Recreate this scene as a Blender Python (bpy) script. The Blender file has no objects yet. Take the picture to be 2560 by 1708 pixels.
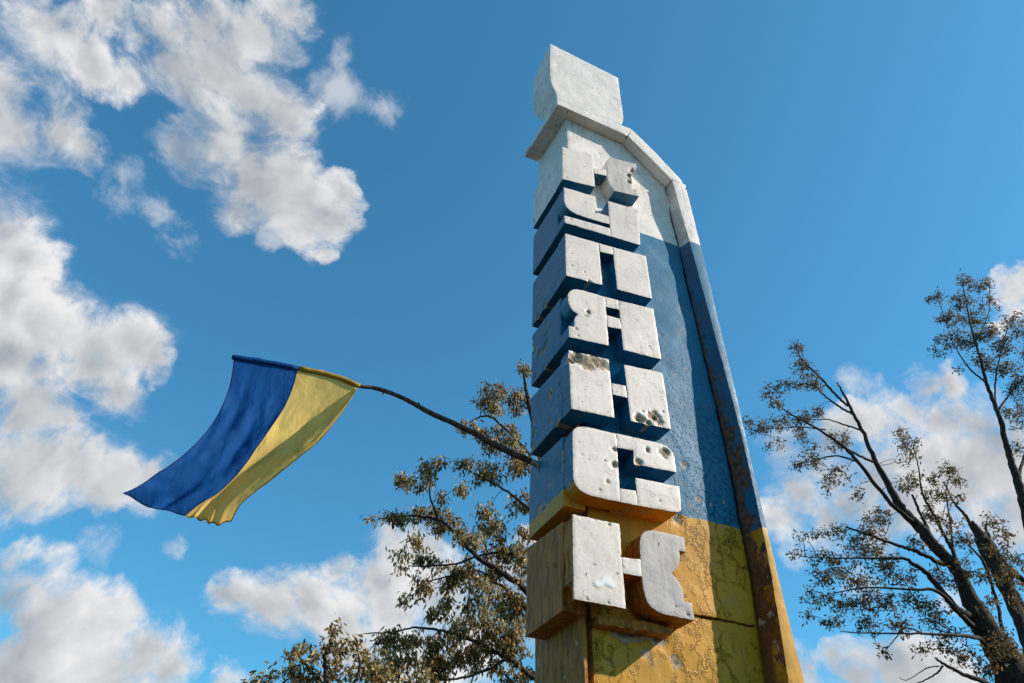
import bpy, math, random
import numpy as np
from mathutils import Vector, Matrix
from mathutils.geometry import delaunay_2d_cdt

C = bpy.context.scene.collection
scn = bpy.context.scene
random.seed(7)
rng = np.random.default_rng(7)

FLAG = dict(edge= [(-0.465, 4.15, 4.494), (-0.435, 4.14, 4.337), (-0.421, 4.13, 4.186), (-0.426, 4.12, 4.043), (-0.447, 4.11, 3.911), (-0.479, 4.1, 3.791), (-0.523, 4.09, 3.683), (-0.573, 4.08, 3.586), (-0.629, 4.07, 3.5), (-0.679, 4.06, 3.413), (-0.743, 4.05, 3.347)] ,
 mid= [(-0.04, 4.15, 4.547), (-0.033, 4.152, 4.387), (-0.046, 4.154, 4.235), (-0.075, 4.156, 4.094), (-0.111, 4.158, 3.963), (-0.146, 4.16, 3.836), (-0.18, 4.162, 3.715), (-0.225, 4.164, 3.606), (-0.278, 4.166, 3.507), (-0.346, 4.168, 3.427), (-0.404, 4.17, 3.342)] ,
 fold= [(0.38, 4.15, 4.532), (0.331, 4.186, 4.387), (0.259, 4.222, 4.262), (0.178, 4.258, 4.151), (0.093, 4.27, 4.034), (-0.008, 4.27, 3.938), (-0.099, 4.27, 3.838), (-0.177, 4.27, 3.732), (-0.238, 4.27, 3.617), (-0.279, 4.27, 3.497), (-0.28, 4.27, 3.368)] ,
 right= [(0.412, 4.15, 4.542), (0.364, 4.123, 4.368), (0.317, 4.096, 4.204), (0.263, 4.069, 4.053), (0.205, 4.06, 3.924), (0.134, 4.06, 3.817), (0.066, 4.06, 3.714), (0.002, 4.06, 3.615), (-0.063, 4.06, 3.521), (-0.121, 4.06, 3.429), (-0.142, 4.06, 3.32)] )
POLE = [(-0.478, 4.15, 4.495), (-0.259, 4.15, 4.528), (-0.037, 4.15, 4.551), (0.17, 4.15, 4.552), (0.413, 4.15, 4.537), (0.516, 4.15, 4.545), (0.747, 4.15, 4.525), (0.957, 4.15, 4.466), (1.137, 4.15, 4.426), (1.35, 4.15, 4.367), (1.566, 4.15, 4.298), (1.75, 4.15, 4.263), (1.836, 4.15, 4.243)]
TREE_A = ( [[(5.424, 9.174, -0.414, 0.176), (5.416, 9.176, 1.332, 0.183), (5.261, 9.235, 3.078, 0.184), (4.958, 9.35, 4.276, 0.157), (4.709, 9.445, 5.397, 0.138), (4.513, 9.519, 6.704, 0.106), (4.284, 9.606, 8.074, 0.071), (4.063, 9.69, 9.11, 0.038), (3.961, 9.728, 9.821, 0.016)], [(4.804, 9.409, 4.537, 0.087), (4.338, 9.371, 5.076, 0.065), (3.918, 9.317, 5.381, 0.048), (3.546, 9.351, 5.579, 0.042), (3.219, 9.475, 5.784, 0.036), (3.022, 9.657, 6.064, 0.031), (2.805, 9.846, 6.369, 0.025), (2.719, 10.199, 6.606, 0.023), (2.379, 10.328, 6.658, 0.017), (2.075, 10.443, 6.627, 0.013), (1.806, 10.545, 6.569, 0.01)], [(2.719, 10.199, 6.606, 0.02), (2.641, 10.229, 6.823, 0.017), (2.548, 10.264, 7.046, 0.014), (2.535, 10.269, 7.41, 0.01), (2.511, 10.278, 7.765, 0.007)], [(4.7, 9.448, 4.81, 0.053), (4.18, 9.966, 5.391, 0.034), (3.96, 10.156, 5.667, 0.029), (3.701, 10.255, 5.816, 0.023), (3.535, 10.317, 5.939, 0.016), (3.107, 10.373, 5.8, 0.013), (2.625, 10.235, 5.569, 0.009)], [(4.843, 9.394, 3.961, 0.084), (4.106, 9.352, 4.187, 0.036), (3.702, 9.292, 4.371, 0.03), (3.175, 9.385, 4.56, 0.025), (2.849, 9.508, 4.656, 0.02), (2.463, 9.761, 4.721, 0.014), (2.176, 9.87, 4.653, 0.011), (1.844, 10.103, 4.638, 0.008)], [(4.513, 9.519, 6.704, 0.046), (4.233, 9.839, 7.939, 0.032), (3.844, 10.093, 8.572, 0.026), (3.476, 10.233, 8.909, 0.019), (3.1, 10.375, 8.705, 0.011)], [(4.6, 9.486, 6.025, 0.045), (4.361, 9.897, 6.337, 0.033), (4.002, 9.713, 6.099, 0.026), (3.525, 9.894, 6.067, 0.019), (3.063, 10.069, 5.878, 0.016), (2.714, 10.201, 5.828, 0.013), (2.363, 10.334, 5.809, 0.009)], [(4.513, 9.519, 6.704, 0.04), (3.989, 9.397, 6.746, 0.026), (3.674, 9.516, 7.017, 0.02), (3.094, 9.736, 7.357, 0.013), (2.83, 9.836, 7.495, 0.01)], [(3.702, 9.292, 4.371, 0.022), (3.216, 9.369, 4.105, 0.016), (2.793, 9.422, 4.012, 0.013)]] ,
 [(4.14, 10.12, 10.11, 0.13, 0.24), (3.6, 10.32, 9.43, 0.39, 0.33), (3.86, 9.79, 9.11, 0.23, 0.34), (2.93, 9.8, 8.31, 0.2, 0.14), (3.39, 9.28, 7.89, 0.48, 0.27), (3.86, 9.59, 7.71, 0.25, 0.35), (3.34, 9.83, 7.5, 0.31, 0.24), (2.74, 9.51, 7.3, 0.21, 0.1), (2.38, 9.65, 7.24, 0.2, 0.2), (2.26, 11.12, 7.65, 0.26, 0.16), (2.48, 10.52, 7.4, 0.25, 0.15), (2.59, 9.85, 6.85, 0.13, 0.1), (2.06, 10.35, 6.58, 0.33, 0.13), (1.82, 11.25, 6.86, 0.11, 0.06), (2.63, 10.83, 6.97, 0.32, 0.17), (2.98, 10.61, 6.77, 0.32, 0.21), (3.34, 9.8, 6.73, 0.16, 0.13), (3.55, 9.87, 6.58, 0.3, 0.2), (4.07, 9.95, 7.09, 0.21, 0.24), (3.07, 9.41, 6.08, 0.28, 0.18), (3.73, 9.9, 6.21, 0.36, 0.26), (3.94, 9.39, 5.86, 0.16, 0.37), (2.33, 10.92, 6.24, 0.16, 0.09), (2.32, 9.7, 5.97, 0.18, 0.12), (2.77, 10.45, 6.03, 0.32, 0.12), (2.37, 10.89, 5.94, 0.12, 0.07), (2.48, 9.88, 5.38, 0.25, 0.12), (2.56, 10.85, 5.48, 0.13, 0.12), (3.18, 10.58, 5.82, 0.3, 0.23), (3.23, 9.29, 5.15, 0.29, 0.26), (3.9, 10.06, 5.33, 0.31, 0.31), (3.14, 9.29, 4.78, 0.31, 0.21), (2.85, 10.16, 5.1, 0.18, 0.12), (3.02, 9.99, 4.7, 0.32, 0.17), (3.82, 9.34, 4.65, 0.2, 0.34), (3.47, 9.65, 4.46, 0.37, 0.26), (2.78, 10.64, 4.81, 0.28, 0.13), (2.15, 10.14, 4.59, 0.21, 0.15), (2.32, 9.82, 4.27, 0.33, 0.2), (3.06, 10.37, 4.36, 0.35, 0.18), (3.92, 9.67, 4.26, 0.28, 0.17), (3.31, 10.42, 5.99, 0.26, 0.17), (2.89, 9.74, 5.18, 0.18, 0.14), (3.51, 9.63, 5.68, 0.24, 0.18), (4.19, 10.09, 5.39, 0.15, 0.25), (3.23, 10.01, 4.52, 0.29, 0.15), (2.92, 10.13, 4.45, 0.23, 0.15), (2.32, 9.96, 4.53, 0.23, 0.11), (3.46, 9.19, 4.66, 0.28, 0.17), (4.29, 10.25, 6.75, 0.14, 0.21), (2.91, 9.51, 6.9, 0.19, 0.1)] )
TREE_B = ( [[(1.752, 8.962, 0.464, 0.108), (1.523, 9.048, 1.864, 0.103), (1.422, 9.087, 2.734, 0.089), (1.345, 9.116, 3.326, 0.065), (1.281, 9.14, 3.754, 0.034), (1.214, 9.166, 4.025, 0.02), (1.265, 9.146, 4.313, 0.01)], [(1.383, 9.101, 2.924, 0.059), (1.057, 9.546, 3.455, 0.039), (0.768, 9.655, 3.709, 0.02), (0.516, 9.751, 3.788, 0.01)], [(1.364, 9.108, 3.122, 0.051), (1.507, 8.733, 3.525, 0.028), (1.585, 8.704, 3.83, 0.017), (1.495, 8.738, 4.096, 0.01)], [(1.286, 9.138, 3.666, 0.029), (1.051, 9.227, 3.879, 0.017), (0.908, 9.282, 4.01, 0.01)], [(1.364, 9.108, 3.122, 0.046), (1.94, 8.89, 3.437, 0.028), (2.304, 8.752, 3.713, 0.017), (2.358, 8.731, 4.033, 0.01)]] ,
 [(1.32, 9.49, 4.47, 0.11, 0.11), (1.43, 8.94, 4.12, 0.23, 0.13), (1.13, 9.68, 4.21, 0.19, 0.14), (0.91, 9.17, 3.94, 0.17, 0.1), (1.63, 9.47, 3.97, 0.31, 0.15), (0.77, 9.39, 3.83, 0.22, 0.11), (0.5, 9.16, 3.67, 0.17, 0.06), (1.15, 9.45, 3.85, 0.35, 0.12), (1.84, 9.11, 4.05, 0.23, 0.18), (1.29, 9.34, 4.03, 0.2, 0.13), (1.92, 8.86, 3.82, 0.29, 0.12), (2.27, 8.47, 3.74, 0.24, 0.12), (0.34, 9.65, 3.71, 0.15, 0.04)] )
TREE_C = ( [[(9.872, 8.022, -0.105, 0.32), (10.784, 7.676, 2.278, 0.336), (11.182, 7.525, 3.885, 0.318), (11.303, 7.479, 4.658, 0.273), (11.28, 7.488, 4.965, 0.232), (11.159, 7.534, 5.494, 0.192), (11.093, 7.559, 5.976, 0.118), (11.063, 7.57, 6.405, 0.101), (10.888, 7.637, 6.74, 0.096), (10.745, 7.691, 7.105, 0.091), (10.555, 7.763, 7.459, 0.078), (10.467, 7.796, 7.899, 0.058), (10.377, 7.83, 8.514, 0.045), (10.34, 7.844, 9.117, 0.035), (10.29, 7.863, 9.469, 0.032), (10.236, 7.884, 9.913, 0.024), (10.174, 7.907, 10.292, 0.012)], [(10.229, 7.886, 9.687, 0.024), (10.098, 7.936, 9.904, 0.024), (9.935, 7.998, 10.256, 0.025), (9.774, 8.059, 10.59, 0.017), (9.633, 8.113, 10.826, 0.013), (9.58, 8.132, 11.163, 0.009)], [(10.275, 7.869, 9.497, 0.024), (10.042, 7.957, 9.685, 0.02), (9.826, 8.039, 9.966, 0.016), (9.705, 8.085, 10.16, 0.012), (9.445, 8.184, 10.194, 0.008)], [(10.34, 7.844, 9.117, 0.019), (10.037, 7.959, 9.238, 0.016), (9.77, 8.06, 9.343, 0.012), (9.472, 8.173, 9.325, 0.008), (8.979, 8.36, 9.427, 0.008)], [(10.691, 7.711, 7.199, 0.049), (10.304, 7.644, 7.312, 0.038), (10.042, 7.637, 7.57, 0.035), (9.705, 7.657, 8.154, 0.032), (9.542, 7.719, 8.463, 0.029), (9.292, 7.814, 8.733, 0.022), (9.025, 7.915, 8.965, 0.019), (8.821, 7.993, 9.098, 0.015), (8.617, 8.07, 9.315, 0.011), (8.484, 8.12, 9.552, 0.008)], [(10.364, 7.835, 8.418, 0.026), (9.954, 7.777, 8.417, 0.022), (9.552, 7.715, 8.446, 0.022)], [(9.705, 7.657, 8.154, 0.018), (9.355, 7.79, 8.266, 0.015), (8.99, 7.928, 8.161, 0.011)], [(9.314, 7.805, 8.822, 0.015), (8.874, 7.972, 8.858, 0.011), (8.37, 8.163, 8.792, 0.007), (8.036, 8.29, 8.878, 0.007)], [(10.902, 7.631, 6.486, 0.047), (10.486, 7.468, 6.401, 0.036), (10.031, 7.427, 6.466, 0.029), (9.724, 7.436, 6.483, 0.026), (9.15, 7.547, 6.636, 0.02), (8.893, 7.644, 6.726, 0.013)], [(11.025, 7.585, 5.631, 0.071), (10.525, 7.453, 5.635, 0.057), (9.996, 7.333, 6.041, 0.041), (9.738, 7.324, 6.151, 0.035), (9.614, 7.371, 6.229, 0.025), (8.942, 7.519, 6.16, 0.016), (8.465, 7.7, 6.135, 0.009), (7.995, 7.878, 6.136, 0.006)], [(11.014, 7.589, 5.443, 0.051), (10.242, 7.24, 5.462, 0.037), (9.672, 7.028, 5.599, 0.027), (9.218, 7.093, 5.57, 0.018), (8.551, 7.346, 5.566, 0.012), (7.96, 7.57, 5.417, 0.006)], [(11.064, 7.57, 5.263, 0.038), (9.904, 7.047, 5.006, 0.026), (9.096, 6.926, 4.878, 0.017), (8.324, 7.111, 4.821, 0.011), (7.806, 7.308, 4.812, 0.006)], [(8.99, 6.966, 4.872, 0.014), (8.687, 6.974, 4.908, 0.011), (8.514, 7.04, 4.767, 0.008), (8.336, 7.107, 4.602, 0.005)], [(11.194, 7.52, 4.437, 0.06), (9.843, 6.963, 4.36, 0.036), (9.397, 6.918, 4.398, 0.027), (9.116, 6.918, 4.487, 0.019), (9.027, 6.952, 4.554, 0.011)], [(9.091, 6.927, 4.46, 0.014), (8.968, 6.974, 4.354, 0.011), (8.729, 7.065, 4.238, 0.008), (8.396, 7.191, 4.13, 0.005)], [(9.048, 6.944, 4.453, 0.008), (8.892, 7.003, 4.425, 0.008), (8.738, 7.061, 4.343, 0.005), (8.56, 7.129, 4.255, 0.005), (8.486, 7.157, 4.291, 0.004)], [(10.888, 7.637, 6.74, 0.034), (11.053, 7.788, 7.241, 0.029), (11.122, 7.869, 7.635, 0.026), (11.104, 7.876, 7.941, 0.019)], [(11.093, 7.559, 5.976, 0.039), (11.43, 7.752, 6.827, 0.035), (11.501, 7.832, 7.164, 0.029), (11.561, 7.916, 7.61, 0.026), (11.503, 7.938, 7.957, 0.023), (11.518, 7.932, 8.218, 0.019), (11.622, 7.893, 8.711, 0.012), (11.7, 7.864, 9.294, 0.008)], [(11.699, 7.329, 4.824, 0.123), (12.379, 7.713, 5.704, 0.115), (12.597, 7.844, 6.224, 0.119), (12.707, 7.91, 6.784, 0.138), (12.773, 7.991, 7.31, 0.151), (12.743, 8.003, 7.563, 0.099), (12.712, 8.014, 7.824, 0.019)], [(12.711, 8.015, 7.441, 0.045), (12.659, 8.035, 7.681, 0.035), (12.639, 8.042, 7.92, 0.031), (12.522, 8.087, 8.219, 0.02), (12.511, 8.091, 8.48, 0.016), (12.471, 8.106, 8.665, 0.012)], [(12.813, 7.976, 7.249, 0.09), (12.886, 7.948, 7.491, 0.046), (12.91, 7.94, 7.735, 0.012)], [(12.777, 7.99, 7.247, 0.06), (13.061, 7.989, 7.031, 0.056), (13.374, 7.977, 6.759, 0.052), (13.736, 7.947, 6.393, 0.044)], [(12.748, 7.894, 6.786, 0.051), (12.819, 7.867, 6.461, 0.05), (12.827, 7.864, 6.006, 0.049), (12.446, 7.688, 5.249, 0.046)], [(11.241, 7.503, 4.689, 0.043), (11.955, 7.767, 5.75, 0.03), (12.138, 7.804, 6.244, 0.028), (12.186, 7.786, 6.789, 0.025), (12.05, 7.838, 7.126, 0.015)], [(11.43, 7.752, 6.827, 0.018), (11.7, 7.757, 7.515, 0.015), (11.834, 7.706, 8.091, 0.011), (12.03, 7.632, 8.443, 0.008)]] ,
 [(9.04, 7.67, 10.64, 0.16, 0.18), (9.83, 8.37, 10.82, 0.27, 0.24), (9.47, 8.41, 10.33, 0.3, 0.13), (9.51, 7.95, 10.08, 0.2, 0.24), (9.21, 8.78, 10.32, 0.24, 0.19), (8.44, 8.04, 9.28, 0.18, 0.12), (8.13, 8.49, 9.1, 0.11, 0.14), (8.84, 8.92, 9.39, 0.26, 0.18), (8.73, 8.25, 9.04, 0.28, 0.17), (9.54, 8.51, 9.56, 0.21, 0.23), (8.7, 8.66, 8.72, 0.12, 0.07), (9.36, 8.97, 9.18, 0.08, 0.1), (9.82, 8.88, 9.45, 0.18, 0.18), (9.9, 8.39, 9.77, 0.21, 0.13), (10.26, 8.4, 9.13, 0.34, 0.18), (8.92, 7.79, 8.32, 0.16, 0.09), (9.45, 8.54, 8.54, 0.32, 0.15), (9.29, 8.84, 8.59, 0.09, 0.12), (9.27, 8.08, 7.78, 0.1, 0.19), (9.71, 8.18, 8.14, 0.22, 0.15), (9.82, 8.01, 7.72, 0.19, 0.1), (11.83, 8.07, 9.59, 0.23, 0.13), (10.83, 7.35, 8.67, 0.18, 0.19), (10.9, 7.46, 8.45, 0.16, 0.13), (10.12, 7.08, 7.61, 0.18, 0.16), (11.53, 7.26, 8.28, 0.24, 0.13), (11.58, 7.6, 8.23, 0.23, 0.11), (12.48, 7.78, 8.5, 0.24, 0.11), (11.89, 7.98, 8.11, 0.28, 0.17), (11.33, 7.17, 7.6, 0.18, 0.08), (11.44, 8.26, 8.35, 0.17, 0.13), (9.69, 7.55, 7.14, 0.18, 0.11), (11.54, 7.94, 7.68, 0.22, 0.22), (10.73, 7.11, 6.95, 0.2, 0.17), (11.89, 7.1, 7.23, 0.22, 0.13), (11.36, 6.73, 6.71, 0.17, 0.17), (11.9, 7.87, 7.18, 0.29, 0.16), (11.07, 8.13, 7.07, 0.19, 0.16), (8.26, 8.02, 6.63, 0.09, 0.05), (9.08, 8.37, 6.94, 0.18, 0.1), (8.99, 7.94, 6.79, 0.24, 0.11), (8.56, 8.51, 6.53, 0.16, 0.09), (9.01, 8.44, 6.53, 0.31, 0.11), (9.28, 7.57, 6.69, 0.3, 0.14), (10.07, 8.57, 6.97, 0.4, 0.19), (9.57, 7.76, 6.35, 0.37, 0.21), (9.21, 8.18, 6.3, 0.37, 0.17), (8.34, 7.85, 5.82, 0.29, 0.15), (8.77, 7.59, 5.75, 0.34, 0.17), (9.66, 7.58, 5.97, 0.29, 0.18), (8.5, 8.27, 5.67, 0.27, 0.14), (9.75, 8.8, 5.99, 0.39, 0.19), (10.24, 8.55, 6.06, 0.39, 0.21), (10.16, 7.88, 5.83, 0.3, 0.18), (8.44, 8.49, 5.43, 0.13, 0.06), (9.07, 8.61, 5.49, 0.23, 0.12), (9.82, 8.66, 5.59, 0.31, 0.15), (9.26, 7.98, 4.91, 0.15, 0.08), (10.3, 8.36, 5.61, 0.31, 0.15), (10.26, 7.7, 5.54, 0.29, 0.23), (10.63, 7.9, 5.35, 0.29, 0.23), (10.98, 8.01, 5.12, 0.26, 0.17), (10.82, 7.66, 4.78, 0.16, 0.13), (12.21, 7.46, 6.53, 0.21, 0.25), (12.21, 7.47, 6.12, 0.14, 0.24), (10.59, 6.9, 5.54, 0.12, 0.16), (10.69, 6.92, 5.03, 0.14, 0.24), (10.94, 7.02, 6.07, 0.13, 0.15), (10.87, 7.15, 6.11, 0.17, 0.13), (11.38, 6.94, 6.53, 0.2, 0.2), (11.37, 6.68, 6.29, 0.15, 0.19), (10.85, 7.17, 5.01, 0.18, 0.24), (11.2, 7.69, 5.56, 0.13, 0.19), (10.63, 8.4, 5.29, 0.2, 0.11), (10.74, 7.43, 4.83, 0.18, 0.14), (10.59, 7.52, 6.12, 0.26, 0.17), (11.06, 7.43, 6.37, 0.17, 0.17), (10.24, 8.19, 7.38, 0.29, 0.13)] )
TREE_D = ( [[(12.05, 9.335, -0.402, 0.177), (13.095, 8.939, 2.416, 0.153), (13.892, 8.637, 4.952, 0.127), (14.579, 8.376, 7.138, 0.111), (14.941, 8.239, 8.662, 0.093), (15.081, 8.186, 9.266, 0.087), (15.166, 8.154, 9.89, 0.067), (15.262, 8.117, 10.398, 0.059), (15.401, 8.064, 11.111, 0.052), (15.463, 8.041, 11.743, 0.043), (15.505, 8.025, 12.084, 0.039), (15.666, 7.964, 12.863, 0.03), (15.746, 7.934, 13.399, 0.026), (15.837, 7.899, 13.9, 0.021), (16.058, 7.815, 14.843, 0.016), (16.249, 7.743, 15.642, 0.011)], [(15.505, 8.025, 12.084, 0.024), (15.065, 7.978, 12.252, 0.02), (14.87, 7.945, 12.575, 0.015), (14.847, 7.954, 13.156, 0.01), (15.001, 7.895, 14.416, 0.008)], [(15.471, 8.038, 11.287, 0.028), (16.236, 7.962, 11.994, 0.02), (16.857, 7.833, 12.592, 0.015), (17.6, 7.552, 13.429, 0.01)], [(15.106, 8.176, 9.385, 0.039), (15.599, 8.203, 9.925, 0.032), (16.125, 8.111, 10.544, 0.028), (16.794, 7.857, 11.372, 0.019), (17.327, 7.655, 12.37, 0.015)], [(15.469, 8.039, 11.437, 0.019), (16.054, 8.138, 12.288, 0.02), (16.541, 7.953, 13.224, 0.016), (17.147, 7.724, 14.235, 0.011)], [(15.746, 7.934, 13.399, 0.015), (16.552, 7.735, 14.452, 0.011), (17.093, 7.53, 15.707, 0.008)]] ,
 [(16.71, 7.93, 16.11, 0.25, 0.21), (17.23, 7.94, 16.06, 0.3, 0.21), (16.8, 7.37, 15.52, 0.18, 0.18), (15.62, 8.25, 15.2, 0.27, 0.22), (15.7, 7.75, 14.71, 0.37, 0.28), (17.1, 7.84, 15.2, 0.29, 0.2), (15.02, 7.86, 13.83, 0.37, 0.27), (16.51, 8.12, 14.61, 0.38, 0.33), (14.62, 8.37, 12.99, 0.18, 0.14), (15.36, 8.37, 13.67, 0.34, 0.23), (15.64, 8.02, 13.49, 0.47, 0.29), (15.92, 7.63, 13.57, 0.36, 0.29), (16.97, 7.46, 14.24, 0.34, 0.23), (16.35, 7.13, 13.32, 0.3, 0.2), (15.74, 7.35, 12.88, 0.39, 0.28), (15.75, 7.97, 12.77, 0.34, 0.28), (16.07, 7.78, 12.55, 0.4, 0.28), (16.67, 8.01, 12.27, 0.35, 0.36), (15.17, 7.53, 10.92, 0.33, 0.18), (15.81, 7.98, 10.93, 0.23, 0.15), (15.48, 8.02, 10.21, 0.16, 0.18), (15.11, 8.3, 12.49, 0.07, 0.04), (17.35, 7.62, 13.13, 0.41, 0.62), (16.52, 7.67, 11.52, 0.38, 0.48)] )
CLOUDS = [(-0.372, 0.547, 0.75, 0.046), (-0.328, 0.521, 0.788, 0.038), (-0.329, 0.57, 0.753, 0.03), (-0.288, 0.58, 0.762, 0.025), (-0.273, 0.523, 0.808, 0.049), (-0.225, 0.512, 0.829, 0.046), (-0.244, 0.561, 0.791, 0.037), (-0.198, 0.548, 0.813, 0.043), (-0.167, 0.511, 0.844, 0.043), (-0.142, 0.478, 0.867, 0.033), (-0.162, 0.578, 0.8, 0.045), (-0.118, 0.594, 0.796, 0.044), (-0.177, 0.622, 0.762, 0.045), (-0.216, 0.645, 0.733, 0.034), (-0.14, 0.649, 0.748, 0.057), (-0.097, 0.657, 0.747, 0.053), (-0.054, 0.674, 0.737, 0.046), (-0.021, 0.679, 0.733, 0.027), (-0.019, 0.649, 0.761, 0.025), (-0.139, 0.681, 0.719, 0.031), (-0.015, 0.703, 0.711, 0.014), (-0.224, 0.586, 0.779, 0.024), (-0.386, 0.636, 0.668, 0.046), (-0.343, 0.634, 0.693, 0.039), (-0.314, 0.647, 0.695, 0.027), (-0.4, 0.602, 0.69, 0.037), (-0.365, 0.712, 0.6, 0.047), (-0.337, 0.736, 0.588, 0.037), (-0.332, 0.775, 0.538, 0.052), (-0.292, 0.795, 0.531, 0.045), (-0.323, 0.808, 0.492, 0.052), (-0.239, 0.821, 0.519, 0.049), (-0.203, 0.811, 0.549, 0.037), (-0.208, 0.842, 0.498, 0.033), (-0.178, 0.825, 0.536, 0.025), (-0.292, 0.849, 0.441, 0.043), (-0.259, 0.853, 0.453, 0.022), (-0.221, 0.886, 0.408, 0.045), (-0.267, 0.887, 0.376, 0.056), (-0.175, 0.896, 0.408, 0.04), (-0.138, 0.896, 0.423, 0.029), (-0.232, 0.936, 0.266, 0.037), (-0.193, 0.949, 0.249, 0.054), (-0.139, 0.958, 0.252, 0.047), (-0.089, 0.968, 0.234, 0.048), (-0.044, 0.974, 0.224, 0.031), (-0.198, 0.959, 0.203, 0.06), (-0.118, 0.973, 0.196, 0.058), (0.005, 0.952, 0.307, 0.029), (0.047, 0.953, 0.3, 0.044), (0.094, 0.944, 0.315, 0.04), (0.124, 0.926, 0.358, 0.026), (0.14, 0.944, 0.297, 0.045), (0.18, 0.92, 0.349, 0.047), (0.194, 0.904, 0.38, 0.037), (0.18, 0.898, 0.401, 0.019), (0.223, 0.892, 0.393, 0.032), (0.212, 0.929, 0.304, 0.056), (0.268, 0.904, 0.332, 0.063), (0.318, 0.904, 0.287, 0.066), (0.33, 0.871, 0.365, 0.048), (0.247, 0.934, 0.259, 0.055), (0.019, 0.976, 0.215, 0.018), (0.17, 0.95, 0.262, 0.03), (0.357, 0.839, 0.411, 0.022), (0.717, 0.448, 0.535, 0.026), (0.732, 0.427, 0.531, 0.023), (0.711, 0.475, 0.519, 0.028), (0.736, 0.458, 0.498, 0.036), (0.696, 0.513, 0.502, 0.038), (0.667, 0.554, 0.499, 0.035), (0.621, 0.599, 0.505, 0.031), (0.774, 0.434, 0.46, 0.039), (0.764, 0.465, 0.447, 0.048), (0.789, 0.44, 0.429, 0.046), (0.804, 0.452, 0.386, 0.041), (0.74, 0.501, 0.448, 0.036), (0.713, 0.538, 0.449, 0.038), (0.682, 0.573, 0.453, 0.034), (0.65, 0.614, 0.448, 0.042), (0.633, 0.648, 0.424, 0.035), (0.683, 0.604, 0.411, 0.038), (0.721, 0.567, 0.398, 0.032), (0.762, 0.517, 0.39, 0.035), (0.808, 0.47, 0.355, 0.028), (0.761, 0.436, 0.48, 0.031), (0.786, 0.411, 0.461, 0.034), (0.765, 0.489, 0.42, 0.044), (0.794, 0.481, 0.372, 0.037), (0.74, 0.528, 0.417, 0.041), (0.703, 0.572, 0.423, 0.042), (0.661, 0.577, 0.479, 0.035), (0.747, 0.307, 0.59, 0.023), (0.747, 0.293, 0.597, 0.019), (0.755, 0.32, 0.572, 0.017), (0.752, 0.338, 0.566, 0.013), (0.674, 0.698, 0.244, 0.027), (0.7, 0.669, 0.25, 0.022), (0.715, 0.657, 0.24, 0.03), (0.743, 0.625, 0.237, 0.033), (0.765, 0.599, 0.238, 0.029), (0.787, 0.573, 0.231, 0.024)]
WISPS = [(-0.058, 0.538, 0.841, 0.047), (-0.067, 0.496, 0.866, 0.035), (-0.274, 0.692, 0.668, 0.037), (-0.231, 0.696, 0.68, 0.029), (-0.272, 0.67, 0.691, 0.028), (-0.358, 0.6, 0.716, 0.025), (-0.196, 0.719, 0.666, 0.03), (-0.164, 0.93, 0.329, 0.025), (-0.095, 0.935, 0.343, 0.019), (-0.135, 0.906, 0.401, 0.029), (0.674, 0.492, 0.551, 0.024), (0.759, 0.411, 0.505, 0.026), (0.653, 0.657, 0.377, 0.024), (0.781, 0.544, 0.306, 0.019), (0.712, 0.614, 0.341, 0.023), (0.663, 0.698, 0.27, 0.023), (0.001, 0.534, 0.845, 0.032), (0.702, 0.407, 0.584, 0.007), (0.703, 0.437, 0.561, 0.007), (-0.078, 0.708, 0.702, 0.021)]
CAM_R = [(0.922738, -0.383736, 0.036064), (-0.274342, -0.58819, 0.760769), (-0.270722, -0.711885, -0.64802)]


# ------------------------------------------------------------------ camera, world, sun, exposure
cam = bpy.data.cameras.new('camera')
cam.lens = 24.0; cam.sensor_width = 36.0; cam.clip_start = 0.1; cam.clip_end = 3000
camo = bpy.data.objects.new('camera', cam); C.objects.link(camo)
m3 = Matrix(CAM_R).transposed()
camo.matrix_world = Matrix.Translation((0, 0, 1.6)) @ m3.to_4x4()
scn.camera = camo

SUN = Vector((0.76, -0.325, 0.556)).normalized()
scn.view_settings.view_transform = 'Standard'
scn.view_settings.look = 'None'
scn.view_settings.gamma = 1.0
scn.view_settings.use_curve_mapping = False
scn.view_settings.exposure = EXPO = 0.45

sun = bpy.data.lights.new('sun', 'SUN'); sun.energy = 5.0; sun.angle = math.radians(0.55)
sun.color = (1.0, 0.91, 0.80)
suno = bpy.data.objects.new('sun', sun); C.objects.link(suno)
suno.rotation_euler = SUN.to_track_quat('Z', 'Y').to_euler()
suno.location = (8, -6, 12)


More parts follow.
